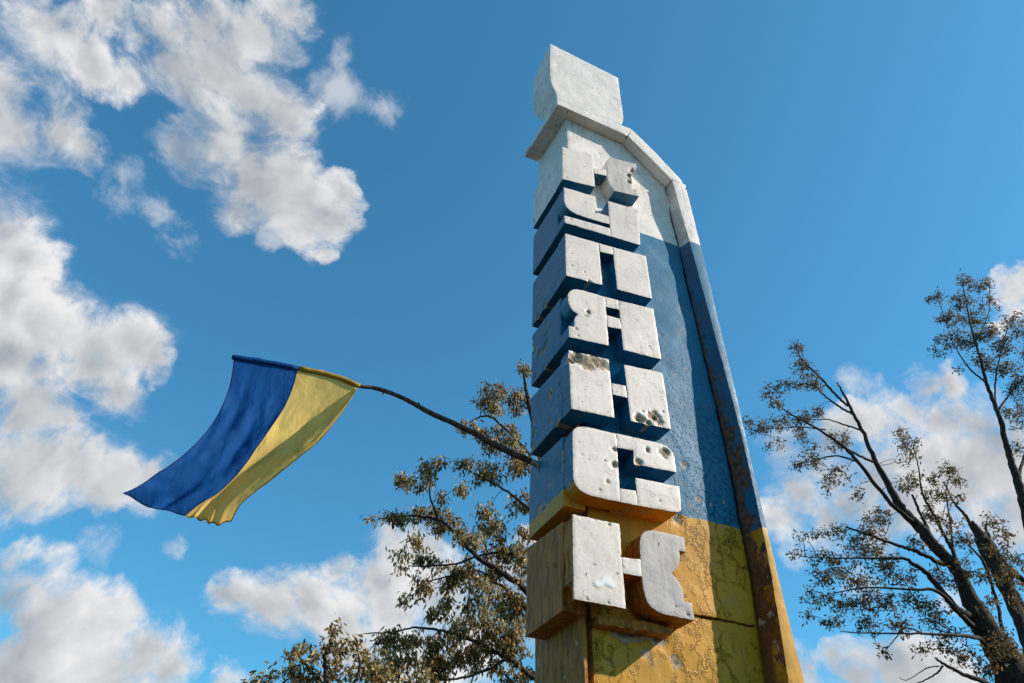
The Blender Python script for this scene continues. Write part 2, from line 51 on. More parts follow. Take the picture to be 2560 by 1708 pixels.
class NT:
    """small helper to write node trees"""
    def __init__(s, tree):
        s.t = tree; s.n = tree.nodes; s.l = tree.links
    def new(s, typ, **kw):
        nd = s.n.new(typ)
        for k, v in kw.items(): setattr(nd, k, v)
        return nd
    def put(s, sock, v):
        if hasattr(v, 'is_output'): s.l.new(v, sock)
        elif v is not None: sock.default_value = v
    def math(s, op, a, b=None, c=None, clamp=False):
        nd = s.new('ShaderNodeMath', operation=op, use_clamp=clamp)
        for i, v in enumerate((a, b, c)):
            if v is not None: s.put(nd.inputs[i], v)
        return nd.outputs[0]
    def vmath(s, op, a, b=None, scale=None):
        nd = s.new('ShaderNodeVectorMath', operation=op)
        s.put(nd.inputs[0], a)
        if b is not None: s.put(nd.inputs[1], b)
        if scale is not None: s.put(nd.inputs['Scale'], scale)
        return nd.outputs['Value'] if op in ('DISTANCE', 'DOT_PRODUCT', 'LENGTH') else nd.outputs['Vector']
    def noise(s, vec, scale, detail=4, rough=.55, dist=0.0, col=False):
        nd = s.new('ShaderNodeTexNoise')
        s.put(nd.inputs['Vector'], vec); nd.inputs['Scale'].default_value = scale
        nd.inputs['Detail'].default_value = detail; nd.inputs['Roughness'].default_value = rough
        nd.inputs['Distortion'].default_value = dist
        return nd.outputs['Color' if col else 'Fac']
    def ramp(s, v, lo, hi, a=0.0, b=1.0, smooth=True):
        nd = s.new('ShaderNodeMapRange'); nd.clamp = True
        nd.interpolation_type = 'SMOOTHSTEP' if smooth else 'LINEAR'
        s.put(nd.inputs[0], v)
        for i, x in enumerate((lo, hi, a, b)): s.put(nd.inputs[i + 1], x)
        return nd.outputs[0]
    def mix(s, f, a, b, typ='MIX'):
        nd = s.new('ShaderNodeMix', data_type='RGBA', blend_type=typ)
        s.put(nd.inputs[0], f); s.put(nd.inputs[6], a); s.put(nd.inputs[7], b)
        return nd.outputs[2]


def rgb(r, g, b): return (r, g, b, 1.0)


world = bpy.data.worlds.new('World'); scn.world = world; world.use_nodes = True
W = NT(world.node_tree); W.n.clear()
sky = W.new('ShaderNodeTexSky', sky_type='NISHITA')
sky.sun_disc = False
sky.sun_elevation = math.radians(33.9); sky.sun_rotation = math.radians(113.2)
sky.altitude = 100; sky.air_density = 1.0; sky.dust_density = 0.4; sky.ozone_density = 1.3
tc = W.new('ShaderNodeTexCoord'); D = tc.outputs['Generated']
SKYS = 0.15
# clouds: a layer of cumulus given by lumps of sky directions, broken up by noise
warp = W.noise(D, 8.0, 8, .62, col=True)
warp = W.vmath('SUBTRACT', warp, (.5, .5, .5))
Dw = W.vmath('ADD', D, W.vmath('SCALE', warp, scale=.095))
def lumps(lst, vec):
    acc = None
    for x, y, z, r in lst:
        d = W.vmath('DISTANCE', vec, (x, y, z))
        v = W.math('MULTIPLY_ADD', d, -1.0 / (r * 1.55), 1.0)
        if acc is None: acc = W.math('MAXIMUM', v, 0.0)
        else: acc = W.math('SMOOTH_MAX', acc, v, .12)
    return acc
L1 = lumps(CLOUDS, Dw)
L2 = lumps(WISPS, Dw)
Df = W.vmath('ADD', D, W.vmath('SCALE', W.vmath('SUBTRACT', W.noise(D, 4.0, 4, .5, col=True), (.5, .5, .5)), scale=.13))
NS = (8.5, 11, .63)
n1 = W.noise(Df, *NS)
r1 = W.noise(Df, 8.5, 5, .5)
r2 = W.noise(W.vmath('ADD', Df, tuple(.028 * c for c in SUN)), 8.5, 5, .5)
n2 = W.noise(D, 6.0, 6, .6)
fineN = W.noise(Df, 30.0, 8, .6)
# beyond the lumps: scattered clouds of the same kind all round the sky
fwd = W.vmath('DOT_PRODUCT', D, (.2707, .7119, .648))
far = W.ramp(fwd, .55, .72, 1.0, 0.0)
cov = W.ramp(n2, .47, .68, 0.0, .75)
L1 = W.math('MAXIMUM', L1, W.math('MULTIPLY', far, cov))
nz = W.math('ADD', W.math('MULTIPLY', W.math('SUBTRACT', n1, .5), 4.2), W.math('MULTIPLY', W.math('SUBTRACT', fineN, .5), .9))
body = W.math('MULTIPLY', W.math('ADD', W.math('MULTIPLY_ADD', L1, 1.5, -.16), nz), W.ramp(L1, .0, .25))
alpha = W.ramp(body, .04, 1.05)
wis = W.math('MULTIPLY', W.math('ADD', L2, nz), W.ramp(L2, .0, .45))
alpha = W.math('MAXIMUM', alpha, W.ramp(wis, .10, 1.3, 0.0, .6))
streak = W.math('MULTIPLY', W.math('SUBTRACT', W.noise(W.vmath('MULTIPLY', Df, (5, 12, 20)), 1.0, 9, .66), .5), 3.0)
veil = W.math('MULTIPLY', W.math('ADD', W.math('MULTIPLY_ADD', L1, 1.5, -.15), W.math('ADD', streak, W.math('MULTIPLY', nz, .5))), W.ramp(L1, .0, .30))
alpha = W.math('MAXIMUM', alpha, W.ramp(veil, .0, 1.3, 0.0, .70))
sep = W.new('ShaderNodeSeparateXYZ'); W.put(sep.inputs[0], D)
alpha = W.math('MULTIPLY', alpha, W.ramp(sep.outputs['Z'], 0.0, .06))
relief = W.math('MULTIPLY', W.math('SUBTRACT', r1, r2), 1.6)
thick = W.ramp(W.math('ADD', L1, W.math('MULTIPLY', W.math('SUBTRACT', n2, .5), 1.6)), .15, 1.0)
lum = W.math('ADD', W.math('SUBTRACT', .97, W.math('MULTIPLY', thick, .50)), relief)
lum = W.math('MAXIMUM', W.math('MINIMUM', lum, 1.12), .12)
ccol = W.mix(W.ramp(lum, .15, 1.0, smooth=False), rgb(.29, .34, .40), rgb(.835, .83, .83))
gm = W.new('ShaderNodeGamma'); W.put(gm.inputs[0], sky.outputs[0]); gm.inputs[1].default_value = .8
tint = W.mix(1.0, gm.outputs[0], rgb(.315, .90, 1.14), 'MULTIPLY')
bg1 = W.new('ShaderNodeBackground'); W.put(bg1.inputs[0], tint); bg1.inputs[1].default_value = SKYS
bg2 = W.new('ShaderNodeBackground'); W.put(bg2.inputs[0], ccol); bg2.inputs[1].default_value = 0.76
ms = W.new('ShaderNodeMixShader'); W.put(ms.inputs[0], alpha)
W.l.new(bg1.outputs[0], ms.inputs[1]); W.l.new(bg2.outputs[0], ms.inputs[2])
wo = W.new('ShaderNodeOutputWorld'); W.l.new(ms.outputs[0], wo.inputs[0])

# ------------------------------------------------------------------ materials
def base_mat(name):
    m = bpy.data.materials.new(name); m.use_nodes = True
    T = NT(m.node_tree); T.n.clear()
    o = T.new('ShaderNodeOutputMaterial'); b = T.new('ShaderNodeBsdfPrincipled')
    T.l.new(b.outputs[0], o.inputs[0]); return m, T, b

WHITE, BLUE, YELLOW = rgb(.86, .775, .715), rgb(.003, .150, .285), rgb(.62, .295, .016)
CONC, DARK = rgb(.36, .25, .16), rgb(.06, .045, .035)

def masonry(name, mode, blue=BLUE, yellow=YELLOW, white=WHITE, zw=6.9, zy=3.89, peel=.0, rough=.5, spec=.5, flake=0.0, stucco=.5, rusty=0.0, streak=.5):
    """painted concrete. mode 'z' = white / blue / yellow bands by height, else one flat colour"""
    m, T, b = base_mat(name)
    g = T.new('ShaderNodeNewGeometry'); P = g.outputs['Position']
    s = T.new('ShaderNodeSeparateXYZ'); T.put(s.inputs[0], P); z = s.outputs['Z']
    wob = T.math('MULTIPLY', T.math('SUBTRACT', T.noise(P, 9, 3), .5), .035)
    zz = T.math('ADD', z, wob)
    if mode == 'z':
        c = T.mix(T.ramp(zz, zy - .004, zy + .004), yellow, blue)
        c = T.mix(T.ramp(zz, zw - .004, zw + .004), c, white)
    else: c = mode
    # slow mottling and fine grain, vertical streaks
    big = T.noise(P, 2.2, 5, .6); c = T.mix(1.0, c, T.mix(T.ramp(big, .3, .7), rgb(.86, .86, .87), rgb(1.07, 1.05, 1.03)), 'MULTIPLY')
    st = T.noise(T.vmath('MULTIPLY', P, (24, 24, 4.5)), 1.0, 7, .68)
    c = T.mix(streak, c, T.mix(1.0, c, T.mix(T.ramp(st, .38, .60), rgb(.48, .50, .50), rgb(1.10, 1.08, 1.06)), 'MULTIPLY'))
    fine = T.noise(P, 60, 4, .65); c = T.mix(.5, c, T.mix(1.0, c, T.mix(T.ramp(fine, .3, .7), rgb(.84, .83, .82), rgb(1.08, 1.08, 1.08)), 'MULTIPLY'))
    # small dark pits and stains
    pit = T.noise(P, 26, 2, .5); c = T.mix(T.ramp(pit, .705, .745, 0, .75), c, DARK)
    stain = T.noise(P, 5.5, 6, .7); c = T.mix(T.ramp(stain, .56, .72, 0, .38), c, rgb(.30, .22, .14))
    drip = T.noise(T.vmath('MULTIPLY', P, (16, 16, 1.6)), 1.0, 4, .6); c = T.mix(T.math('MULTIPLY', T.ramp(drip, .54, .68, 0, .42), T.ramp(stain, .45, .6)), c, rgb(.22, .13, .08))
    # thin hairline cracks
    vd = T.new('ShaderNodeTexVoronoi', feature='DISTANCE_TO_EDGE'); vd.inputs['Scale'].default_value = 2.3
    wp = T.vmath('ADD', P, T.vmath('SCALE', T.vmath('SUBTRACT', T.noise(P, 3.5, 6, .7, col=True), (.5, .5, .5)), scale=.55))
    T.put(vd.inputs['Vector'], wp)
    crackm = T.math('MULTIPLY', T.ramp(vd.outputs['Distance'], .0, .006, 1, 0), T.ramp(T.noise(P, 1.7, 2), .5, .62))
    c = T.mix(T.math('MULTIPLY', crackm, .6), c, DARK)
    hgt = T.math('ADD', T.math('MULTIPLY', T.noise(P, 45, 5, .65), .5 * stucco), T.math('MULTIPLY', T.noise(P, 12, 4, .6), 1.0 * stucco))
    hgt = T.math('SUBTRACT', hgt, T.math('MULTIPLY', crackm, .35))
    if flake:
        # thick curling paint flakes, only low on the wall
        f = T.new('ShaderNodeTexVoronoi', feature='DISTANCE_TO_EDGE'); f.inputs['Scale'].default_value = 6.5
        wf = T.vmath('ADD', P, T.vmath('SCALE', T.vmath('SUBTRACT', T.noise(P, 6, 6, .68, col=True), (.5, .5, .5)), scale=.30))
        wf = T.vmath('MULTIPLY', wf, (1.5, 1.0, .7)); T.put(f.inputs['Vector'], wf)
        broken = T.ramp(T.noise(P, 3.0, 5, .65), .45, .58)
        edge = T.math('MULTIPLY', T.ramp(f.outputs['Distance'], .0, .022, 1, 0), broken)
        lowm = T.ramp(z, 3.7, 4.1, 1.0, 0.0)
        fm = T.math('MULTIPLY', edge, lowm)
        lip = T.math('MULTIPLY', T.math('MULTIPLY', T.ramp(f.outputs['Distance'], .02, .12, 1, 0), broken), lowm)
        hgt = T.math('ADD', hgt, T.math('SUBTRACT', T.math('MULTIPLY', lip, .9 * flake), T.math('MULTIPLY', fm, 3.2 * flake)))
        c = T.mix(T.math('MULTIPLY', fm, .8), c, rgb(.16, .09, .035))  # shadow lines of the flake relief, mixed into the colour
        # pocked render in the blue field, growing rougher downwards
        pm = T.math('MULTIPLY', T.ramp(T.noise(P, 34, 3, .6), .46, .34), T.ramp(z, 5.6, 4.2, .03, 1.0))
        pm = T.math('MULTIPLY', pm, T.ramp(z, 3.85, 3.95))
        hgt = T.math('SUBTRACT', hgt, T.math('MULTIPLY', pm, .9))
        c = T.mix(T.math('MULTIPLY', pm, .35), c, rgb(.03, .10, .20))
    # bare patches where paint has come away
    at = T.new('ShaderNodeAttribute', attribute_name='chip')
    chip = T.ramp(T.math('ADD', at.outputs['Fac'], T.math('MULTIPLY', T.math('SUBTRACT', T.noise(P, 40, 4, .6), .5), .5)), .38, .46)
    if peel:
        pl = T.noise(P, 6.5, 7, .68)
        chip = T.math('MAXIMUM', chip, T.ramp(T.math('ADD', pl, T.ramp(z, 6.5, 3.0, -.10, peel * .12)), .655, .665))
    if rusty:
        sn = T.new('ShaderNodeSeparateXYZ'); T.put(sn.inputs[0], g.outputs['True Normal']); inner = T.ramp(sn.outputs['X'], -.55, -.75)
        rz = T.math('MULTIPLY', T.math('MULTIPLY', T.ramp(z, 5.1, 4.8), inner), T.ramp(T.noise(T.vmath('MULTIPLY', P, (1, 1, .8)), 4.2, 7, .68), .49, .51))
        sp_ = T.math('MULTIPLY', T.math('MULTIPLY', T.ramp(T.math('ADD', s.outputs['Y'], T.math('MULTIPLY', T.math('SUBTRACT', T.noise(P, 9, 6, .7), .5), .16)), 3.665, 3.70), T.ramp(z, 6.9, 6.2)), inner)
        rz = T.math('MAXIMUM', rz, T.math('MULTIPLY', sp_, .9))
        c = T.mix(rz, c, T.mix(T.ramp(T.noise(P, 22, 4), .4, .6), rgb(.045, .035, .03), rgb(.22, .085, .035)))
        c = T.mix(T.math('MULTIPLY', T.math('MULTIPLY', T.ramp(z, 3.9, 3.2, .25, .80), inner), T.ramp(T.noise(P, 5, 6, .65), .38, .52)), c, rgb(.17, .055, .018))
    core = T.ramp(at.outputs['Fac'], .75, 1.05)
    cc = T.mix(T.ramp(T.noise(P, 30, 4, .6), .35, .65), CONC, rgb(.50, .37, .26))
    cc = T.mix(T.math('MULTIPLY', core, .8), cc, rgb(.15, .10, .07))
    c = T.mix(chip, c, cc)
    T.put(b.inputs['Base Color'], c)
    T.put(b.inputs['Specular IOR Level'], T.ramp(zz, zy - .01, zy + .01, min(spec, .22), spec))
    T.put(b.inputs['Roughness'], T.math('ADD', T.ramp(fine, .3, .7, rough - .06, rough + .08), T.math('MULTIPLY', chip, .35)))
    hgt = T.math('SUBTRACT', hgt, T.math('MULTIPLY', chip, .25))
    bp = T.new('ShaderNodeBump'); bp.inputs['Strength'].default_value = 1.0; bp.inputs['Distance'].default_value = .008
    T.put(bp.inputs['Height'], hgt); T.l.new(bp.outputs[0], b.inputs['Normal'])
    return m

M_wall = masonry('painted_wall', 'z', zw=6.85, zy=3.867, flake=.7, stucco=.22, rough=.52, spec=.30, streak=.15)
M_rim = masonry('painted_rim', 'z', zw=6.855, zy=3.83, peel=.25, rusty=1, stucco=.16, rough=.54, spec=.30, streak=.3)
M_top = masonry('white_top', WHITE, stucco=.28, rough=.6, streak=.12)
M_face = masonry('letter_face_white', rgb(.81, .70, .615), stucco=.22, rough=.50, streak=.10)
M_facegrey = masonry('letter_face_greyish', rgb(.56, .50, .46), stucco=.45, rough=.65, peel=.05, streak=.25)
M_side = masonry('letter_side', 'z', zw=7.03, zy=3.825, peel=.6, stucco=.4, rough=.45, streak=.3)
M_blue = masonry('blue_underside', BLUE, stucco=.5, rough=.5, streak=.2)
M_side7 = masonry('old_yellow', rgb(.47, .175, .024), peel=.15, stucco=.8, rough=.6, streak=1.0)
M_panel = masonry('lower_panel_yellow', rgb(.44, .17, .020), zw=99, peel=.2, stucco=.9, rough=.6, streak=1.0)

# ------------------------------------------------------------------ mesh helpers
def mesh_obj(name, verts, faces, mats, parent=None, midx=None, smooth=None, chip=None):
    me = bpy.data.meshes.new(name)
    me.from_pydata([tuple(map(float, v)) for v in verts], [], [tuple(int(i) for i in f) for f in faces])
    for m in (mats if isinstance(mats, (list, tuple)) else [mats]): me.materials.append(m)
    if midx is not None: me.polygons.foreach_set('material_index', np.asarray(midx, dtype=np.int32))
    if smooth is not None:
        s = np.full(len(faces), smooth) if isinstance(smooth, bool) else np.asarray(smooth, bool)
        me.polygons.foreach_set('use_smooth', s)
    if chip is not None:
        a = me.attributes.new('chip', 'FLOAT', 'POINT'); a.data.foreach_set('value', np.asarray(chip, dtype=np.float32))
    me.update()
    o = bpy.data.objects.new(name, me); C.objects.link(o)
    if parent is not None:
        o.parent = parent; o.matrix_parent_inverse = Matrix.Translation(-parent_world(parent))
    return o

def parent_world(p):
    v = Vector((0, 0, 0))
    while p is not None:
        v = v + p.location; p = p.parent if p.parent is None else p.parent
    return v

def empty(name, loc, label=None, cat=None, group=None, parent=None):
    o = bpy.data.objects.new(name, None); C.objects.link(o)
    o.empty_display_size = .2
    o.location = loc
    if parent is not None:
        o.parent = parent; o.location = Vector(loc) - parent_world(parent)
    if label: o['label'] = label
    if cat: o['category'] = cat
    if group: o['group'] = group
    return o

def soften(poly, lim=52, it=2):
    """round off only the shallow corners of an outline (the curved bits)"""
    for _ in range(it):
        out = []
        n = len(poly)
        for i in range(n):
            a, b, c = (np.array(poly[(i + k) % n]) for k in (-1, 0, 1))
            u, v = b - a, c - b
            ang = abs(math.degrees(math.atan2(u[0] * v[1] - u[1] * v[0], u @ v)))
            if 6 < ang < lim:
                out += [tuple(b - u * .25), tuple(b + v * .25)]
            else: out.append(tuple(b))
        poly = out
    return poly

def inside(px, py, poly):
    r = np.zeros(len(px), bool); n = len(poly)
    for i in range(n):
        x1, y1 = poly[i]; x2, y2 = poly[(i + 1) % n]
        c = ((y1 > py) != (y2 > py)) & (px < (x2 - x1) * (py - y1) / ((y2 - y1) or 1e-12) + x1)
        r ^= c
    return r

def vnoise(x, y, seed=0, octs=3, f=1.0):
    """cheap value noise on two coordinates"""
    out = np.zeros_like(x); amp = 1.0
    for o in range(octs):
        r = np.random.default_rng(seed + o * 17).random((64, 64))
        X, Y = x * f, y * f; xi, yi = np.floor(X).astype(int), np.floor(Y).astype(int)
        u, v = X - xi, Y - yi; u, v = u * u * (3 - 2 * u), v * v * (3 - 2 * v)
        g = lambda i, j: r[(xi + i) % 64, (yi + j) % 64]
        out += amp * ((g(0, 0) * (1 - u) + g(1, 0) * u) * (1 - v) + (g(0, 1) * (1 - u) + g(1, 1) * u) * v - .5)
        amp *= .5; f *= 2
    return out

def slab(name, poly, to3, depth, mats, parent, res=.014, chips=(), wobble=.0006, round_=.002, edge=.0015, seed=1,
         side_mat=1, under_mat=None, back=True, surf=None):
    """a slab of masonry: outline `poly` in (u, v); to3(u, v, w) maps it to the place, w runs inwards.
    Its face is finely meshed, so that craters (u, v, radius, depth) are real hollows."""
    poly = [tuple(p) for p in poly]
    area = sum(poly[i][0] * poly[(i + 1) % len(poly)][1] - poly[(i + 1) % len(poly)][0] * poly[i][1] for i in range(len(poly)))
    if area < 0: poly = poly[::-1]
    R = np.random.default_rng(seed)
    bd = []
    for i, p in enumerate(poly):
        q = poly[(i + 1) % len(poly)]; n = max(1, int(math.hypot(q[0] - p[0], q[1] - p[1]) / res))
        for k in range(n):
            t = k / n; bd.append((p[0] + (q[0] - p[0]) * t, p[1] + (q[1] - p[1]) * t))
    bd = np.array(bd)
    bd += R.normal(0, edge * .35, bd.shape) + np.c_[vnoise(bd[:, 0], bd[:, 1], seed + 3, 2, 14), vnoise(bd[:, 0], bd[:, 1], seed + 4, 2, 14)] * edge * 2
    nb = len(bd)
    lo, hi = bd.min(0), bd.max(0)
    gx, gy = np.meshgrid(np.arange(lo[0] + res / 2, hi[0], res), np.arange(lo[1] + res / 2, hi[1], res))
    g = np.c_[gx.ravel(), gy.ravel()] + R.uniform(-.3, .3, (gx.size, 2)) * res
    ins = inside(g[:, 0], g[:, 1], [tuple(b) for b in bd])
    g = g[ins]
    if len(g):
        keep = np.ones(len(g), bool)
        for k in range(0, len(g), 4000):
            d = np.min(np.hypot(g[k:k + 4000, None, 0] - bd[None, :, 0], g[k:k + 4000, None, 1] - bd[None, :, 1]), axis=1)
            keep[k:k + 4000] = d > res * .55
        g = g[keep]
    pts = np.vstack([bd, g])
    edges = [(i, (i + 1) % nb) for i in range(nb)]
    vo, eo, fo, ov, _, _ = delaunay_2d_cdt([Vector(p) for p in pts], edges, [], 0, 1e-6)
    vo = np.array([tuple(v) for v in vo])
    tri = np.array([f for f in fo if len(f) == 3])
    cen = vo[tri].mean(1)
    tri = tri[inside(cen[:, 0], cen[:, 1], [tuple(b) for b in bd])]
    # orient counter clockwise
    a, b, c = vo[tri[:, 0]], vo[tri[:, 1]], vo[tri[:, 2]]
    s = (b[:, 0] - a[:, 0]) * (c[:, 1] - a[:, 1]) - (b[:, 1] - a[:, 1]) * (c[:, 0] - a[:, 0])
    tri[s < 0] = tri[s < 0][:, ::-1]
    u, v = vo[:, 0], vo[:, 1]
    w = vnoise(u, v, seed, 3, 9) * wobble * 2
    if surf is not None: w = w + surf(u, v)
    base = w.copy()
    chip = np.zeros(len(u))
    for ch in chips:
        cu, cv, r, dp = ch[:4]
        ax = ch[4] if len(ch) > 4 else 1.0
        ang = np.arctan2(v - cv, (u - cu) / ax)
        rr = r * (1 + .55 * vnoise(np.cos(ang) * 1.6 + 20 + cu * 50, np.sin(ang) * 1.6 + 20 + cv * 31, seed + 9, 3, 1.3))
        q = np.hypot((u - cu) / ax, v - cv) / np.maximum(rr, 1e-4)
        prof = np.where(q < 1, np.clip(1 - q ** 2, 0, 1) ** .6 * (.75 + .5 * vnoise(u, v, seed + 5, 3, 55)), 0)
        w = np.maximum(w, base + .75 * dp * prof)
        chip = np.maximum(chip, np.where(q < 1.25, np.clip(1.1 * (1.25 - q), 0, 1.1), 0))
    w0 = w.copy()
    # which vertices lie on the rim
    cnt = {}
    for t in tri:
        for i in range(3):
            e = (int(t[i]), int(t[(i + 1) % 3])); cnt[e] = 1
    rim = [e for e in cnt if (e[1], e[0]) not in cnt]
    onb = np.zeros(len(u), bool)
    for e in rim: onb[e[0]] = onb[e[1]] = True
    w[onb] += round_ * (0.6 + 0.8 * R.random(onb.sum()))
    N = len(u)
    fu = np.array([to3(a_, b_, c_) for a_, b_, c_ in zip(u, v, w)])
    bi = np.where(onb)[0]; ix = {int(k): j for j, k in enumerate(bi)}
    dv = depth(v[bi], u[bi]) if callable(depth) else np.full(len(bi), depth)
    sf = fu[bi]; sb = np.array([to3(a_, b_, c_) for a_, b_, c_ in zip(u[bi], v[bi], dv)])
    verts = np.vstack([fu, sf, sb]); nbv = len(bi)
    faces = [tuple(t) for t in tri]; mi = [0] * len(faces); sm = [True] * len(faces)
    um = under_mat if under_mat is not None else side_mat
    for e in rim:
        i, j = ix[e[0]], ix[e[1]]
        faces.append((N + i, N + nbv + i, N + nbv + j, N + j))
        under = abs(v[e[1]] - v[e[0]]) < abs(u[e[1]] - u[e[0]]) * .8 and u[e[1]] > u[e[0]]
        mi.append(um if under else side_mat); sm.append(False)
    chips_all = np.r_[chip, chip[bi], chip[bi] * .3]
    if back:
        # plain back built from the outline only
        v2, _, f2, _, _, _ = delaunay_2d_cdt([Vector((float(u[k]), float(v[k]))) for k in bi],
                                            [(ix[e[0]], ix[e[1]]) for e in rim], [], 0, 1e-6)
        if len(v2) == nbv:
            f2 = np.array([f for f in f2 if len(f) == 3]); vv = np.array([tuple(x) for x in v2])
            c2 = vv[f2].mean(1); f2 = f2[inside(c2[:, 0], c2[:, 1], [tuple(b) for b in bd])]
            for f in f2:
                p, q, r_ = vv[f]
                if (q[0] - p[0]) * (r_[1] - p[1]) - (q[1] - p[1]) * (r_[0] - p[0]) > 0: f = f[::-1]
                faces.append(tuple(N + nbv + int(k) for k in f)); mi.append(side_mat); sm.append(False)
    o = mesh_obj(name, verts, faces, mats, parent, mi, sm, chips_all)
    return o

YF = 3.565
def yw(z):                                     # the front wall leans back a little towards the foot
    return np.interp(z, [0, 3.0, 3.5, 3.9, 4.2, 4.5, 5.1, 5.8, 6.4, 6.9, 7.2, 7.8, 8.5], [3.755, 3.755, 3.757, 3.745, 3.732, 3.727, 3.709, 3.687, 3.682, 3.695, 3.705, 3.712, 3.712])
def front(y0):                                 # panel whose face looks towards -Y
    return lambda u, v, w: (u, y0 + w, v)
def left(x0):                                  # panel whose face looks towards -X ; u = -y
    return lambda u, v, w: (x0 + w, -u, v)

# ------------------------------------------------------------------ ground
def ground():
    m, T, b = base_mat('dry_grass')
    g = T.new('ShaderNodeNewGeometry'); P = g.outputs['Position']
    c = T.mix(T.ramp(T.noise(P, .35, 6, .6), .4, .6), rgb(.035, .040, .016), rgb(.060, .050, .026))
    c = T.mix(T.ramp(T.noise(P, 14, 5, .6), .4, .6), c, rgb(.042, .036, .018)); T.put(b.inputs['Base Color'], c)
    b.inputs['Roughness'].default_value = .95
    bp = T.new('ShaderNodeBump'); bp.inputs['Distance'].default_value = .05; T.put(bp.inputs['Height'], T.noise(P, 20, 6, .7))
    T.l.new(bp.outputs[0], b.inputs['Normal'])
    n = 60; xs = np.sign(np.linspace(-1, 1, n)) * np.abs(np.linspace(-1, 1, n)) ** 3 * 1500
    X, Y = np.meshgrid(xs, xs); rr = np.hypot(X, Y)
    Z = vnoise(X, Y, 5, 3, .05) * np.clip((rr - 8) / 60, 0, 1) * .8 - .01
    V = np.c_[X.ravel(), Y.ravel(), Z.ravel()]
    F = [(j * n + i, j * n + i + 1, (j + 1) * n + i + 1, (j + 1) * n + i) for j in range(n - 1) for i in range(n - 1)]
    o = mesh_obj('ground', V, F, m, smooth=True); o['kind'] = 'structure'
ground()

# ------------------------------------------------------------------ the stele
ST = empty('stele', (2.6, 4.1, 0), 'tall concrete town-name stele painted white, blue and yellow with stacked white letters', 'monument')

rim_in = [(3.145, 7.812), (3.18, 7.299), (3.216, 6.871), (3.249, 6.352), (3.283, 5.823), (3.31, 5.343), (3.333, 4.975), (3.350, 4.601), (3.358, 4.233), (3.357, 3.838), (3.350, 3.493), (3.329, 3.14), (3.304, 2.791), (3.25, 1.5), (3.22, -.05)]
rim_out = [(3.311, 7.835), (3.327, 7.374), (3.343, 6.851), (3.355, 6.305), (3.364, 5.809), (3.375, 5.4), (3.382, 5.184), (3.386, 4.875), (3.388, 4.459), (3.392, 4.133), (3.399, 3.799), (3.405, 3.452), (3.414, 3.153), (3.427, 2.807), (3.45, 1.5), (3.47, -.05)]
# where the splayed inner face of the edge beam meets the wall
rim_seam = [(3.149, 7.816), (3.146, 7.529), (3.156, 7.252), (3.170, 6.854), (3.176, 6.383), (3.198, 5.932), (3.226, 5.525), (3.255, 5.152), (3.290, 4.695), (3.306, 4.337), (3.312, 4.007), (3.320, 3.716), (3.325, 3.483), (3.305, 3.124), (3.284, 2.824), (3.235, 1.5), (3.21, -.05)]
rz = [p[1] for p in rim_seam][::-1]; rx = [p[0] for p in rim_seam][::-1]
fz = [p[1] for p in rim_in][::-1]; fx = [p[0] for p in rim_in][::-1]
def seamx(z): return float(np.interp(z, rz, rx))

def wall_surf(u, v):
    w = (yw(v) - 3.71) + vnoise(u, v, 21, 3, 1.6) * .008
    low = np.clip((6.2 - v) / 2.0, 0, 1)
    return w + vnoise(u, v, 33, 3, 16) * .003 * low + vnoise(u + 9, v, 35, 2, 4) * .007
zs = [7.79, 7.3, 6.87, 6.35, 5.82, 5.34, 4.97, 4.6, 4.23, 3.84, 3.5, 3.182]
up_poly = [(2.035, 3.182), (2.035, 7.02), (1.938, 7.02), (1.938, 8.415), (2.63, 8.352), (3.128, 7.82)] + [(seamx(z) - .024, z) for z in zs]
slab('wall_panel', up_poly, front(3.71), .72, [M_wall, M_wall], ST, res=.021, wobble=.001, round_=.004, edge=.004, seed=40, surf=wall_surf,
     chips=[(2.863, 4.289, .036, .02), (2.95, 4.02, .03, .008), (3.06, 4.0, .022, .01, .5), (3.11, 4.12, .018, .01, .4), (3.18, 4.06, .02, .01, .5), (2.74, 3.83, .05, .02), (3.02, 5.25, .012, .01), (2.90, 5.0, .010, .01), (2.78, 5.55, .012, .012)])
low_poly = [(2.038, 3.168)] + [(seamx(3.168) - .022, 3.168)] + [(seamx(z) - .024, z) for z in (2.8, 2.2, 1.5, .8, 0.0)] + [(2.05, 0.0)]
slab('lower_wall_panel', low_poly, front(3.725), .70, [M_wall, M_wall], ST, res=.028, wobble=.001, edge=.004, seed=47, surf=wall_surf,
     chips=[(2.28, 2.99, .07, .03, 2.2), (2.5, 2.98, .05, .025, 1.6), (2.62, 2.86, .05, .02), (2.40, 2.88, .04, .02), (2.85, 2.75, .03, .02)])
# side panel with the dark joint beside it
slab('side_panel', [(-3.745, 0.0), (-3.735, 7.0), (-4.43, 7.0), (-4.45, 3.0), (-4.47, 0.0)], left(1.962), .022, [M_panel, M_panel], ST, res=.03, wobble=.004, edge=.004, seed=51,
     chips=[(-3.85, 2.9, .02, .02), (-4.0, 2.75, .02, .02), (-4.2, 2.86, .015, .02)])
slab('side_panel', [(-3.716, 7.025), (-3.716, 8.50), (-4.46, 8.66), (-4.46, 7.025)], left(1.934), .05, [M_top, M_top], ST, res=.03, wobble=.003, edge=.004, seed=52,
     chips=[(-4.10, 8.06, .055, .02, .6), (-3.78, 7.95, .018, .02), (-3.80, 7.83, .014, .02), (-3.98, 8.34, .02, .03)])

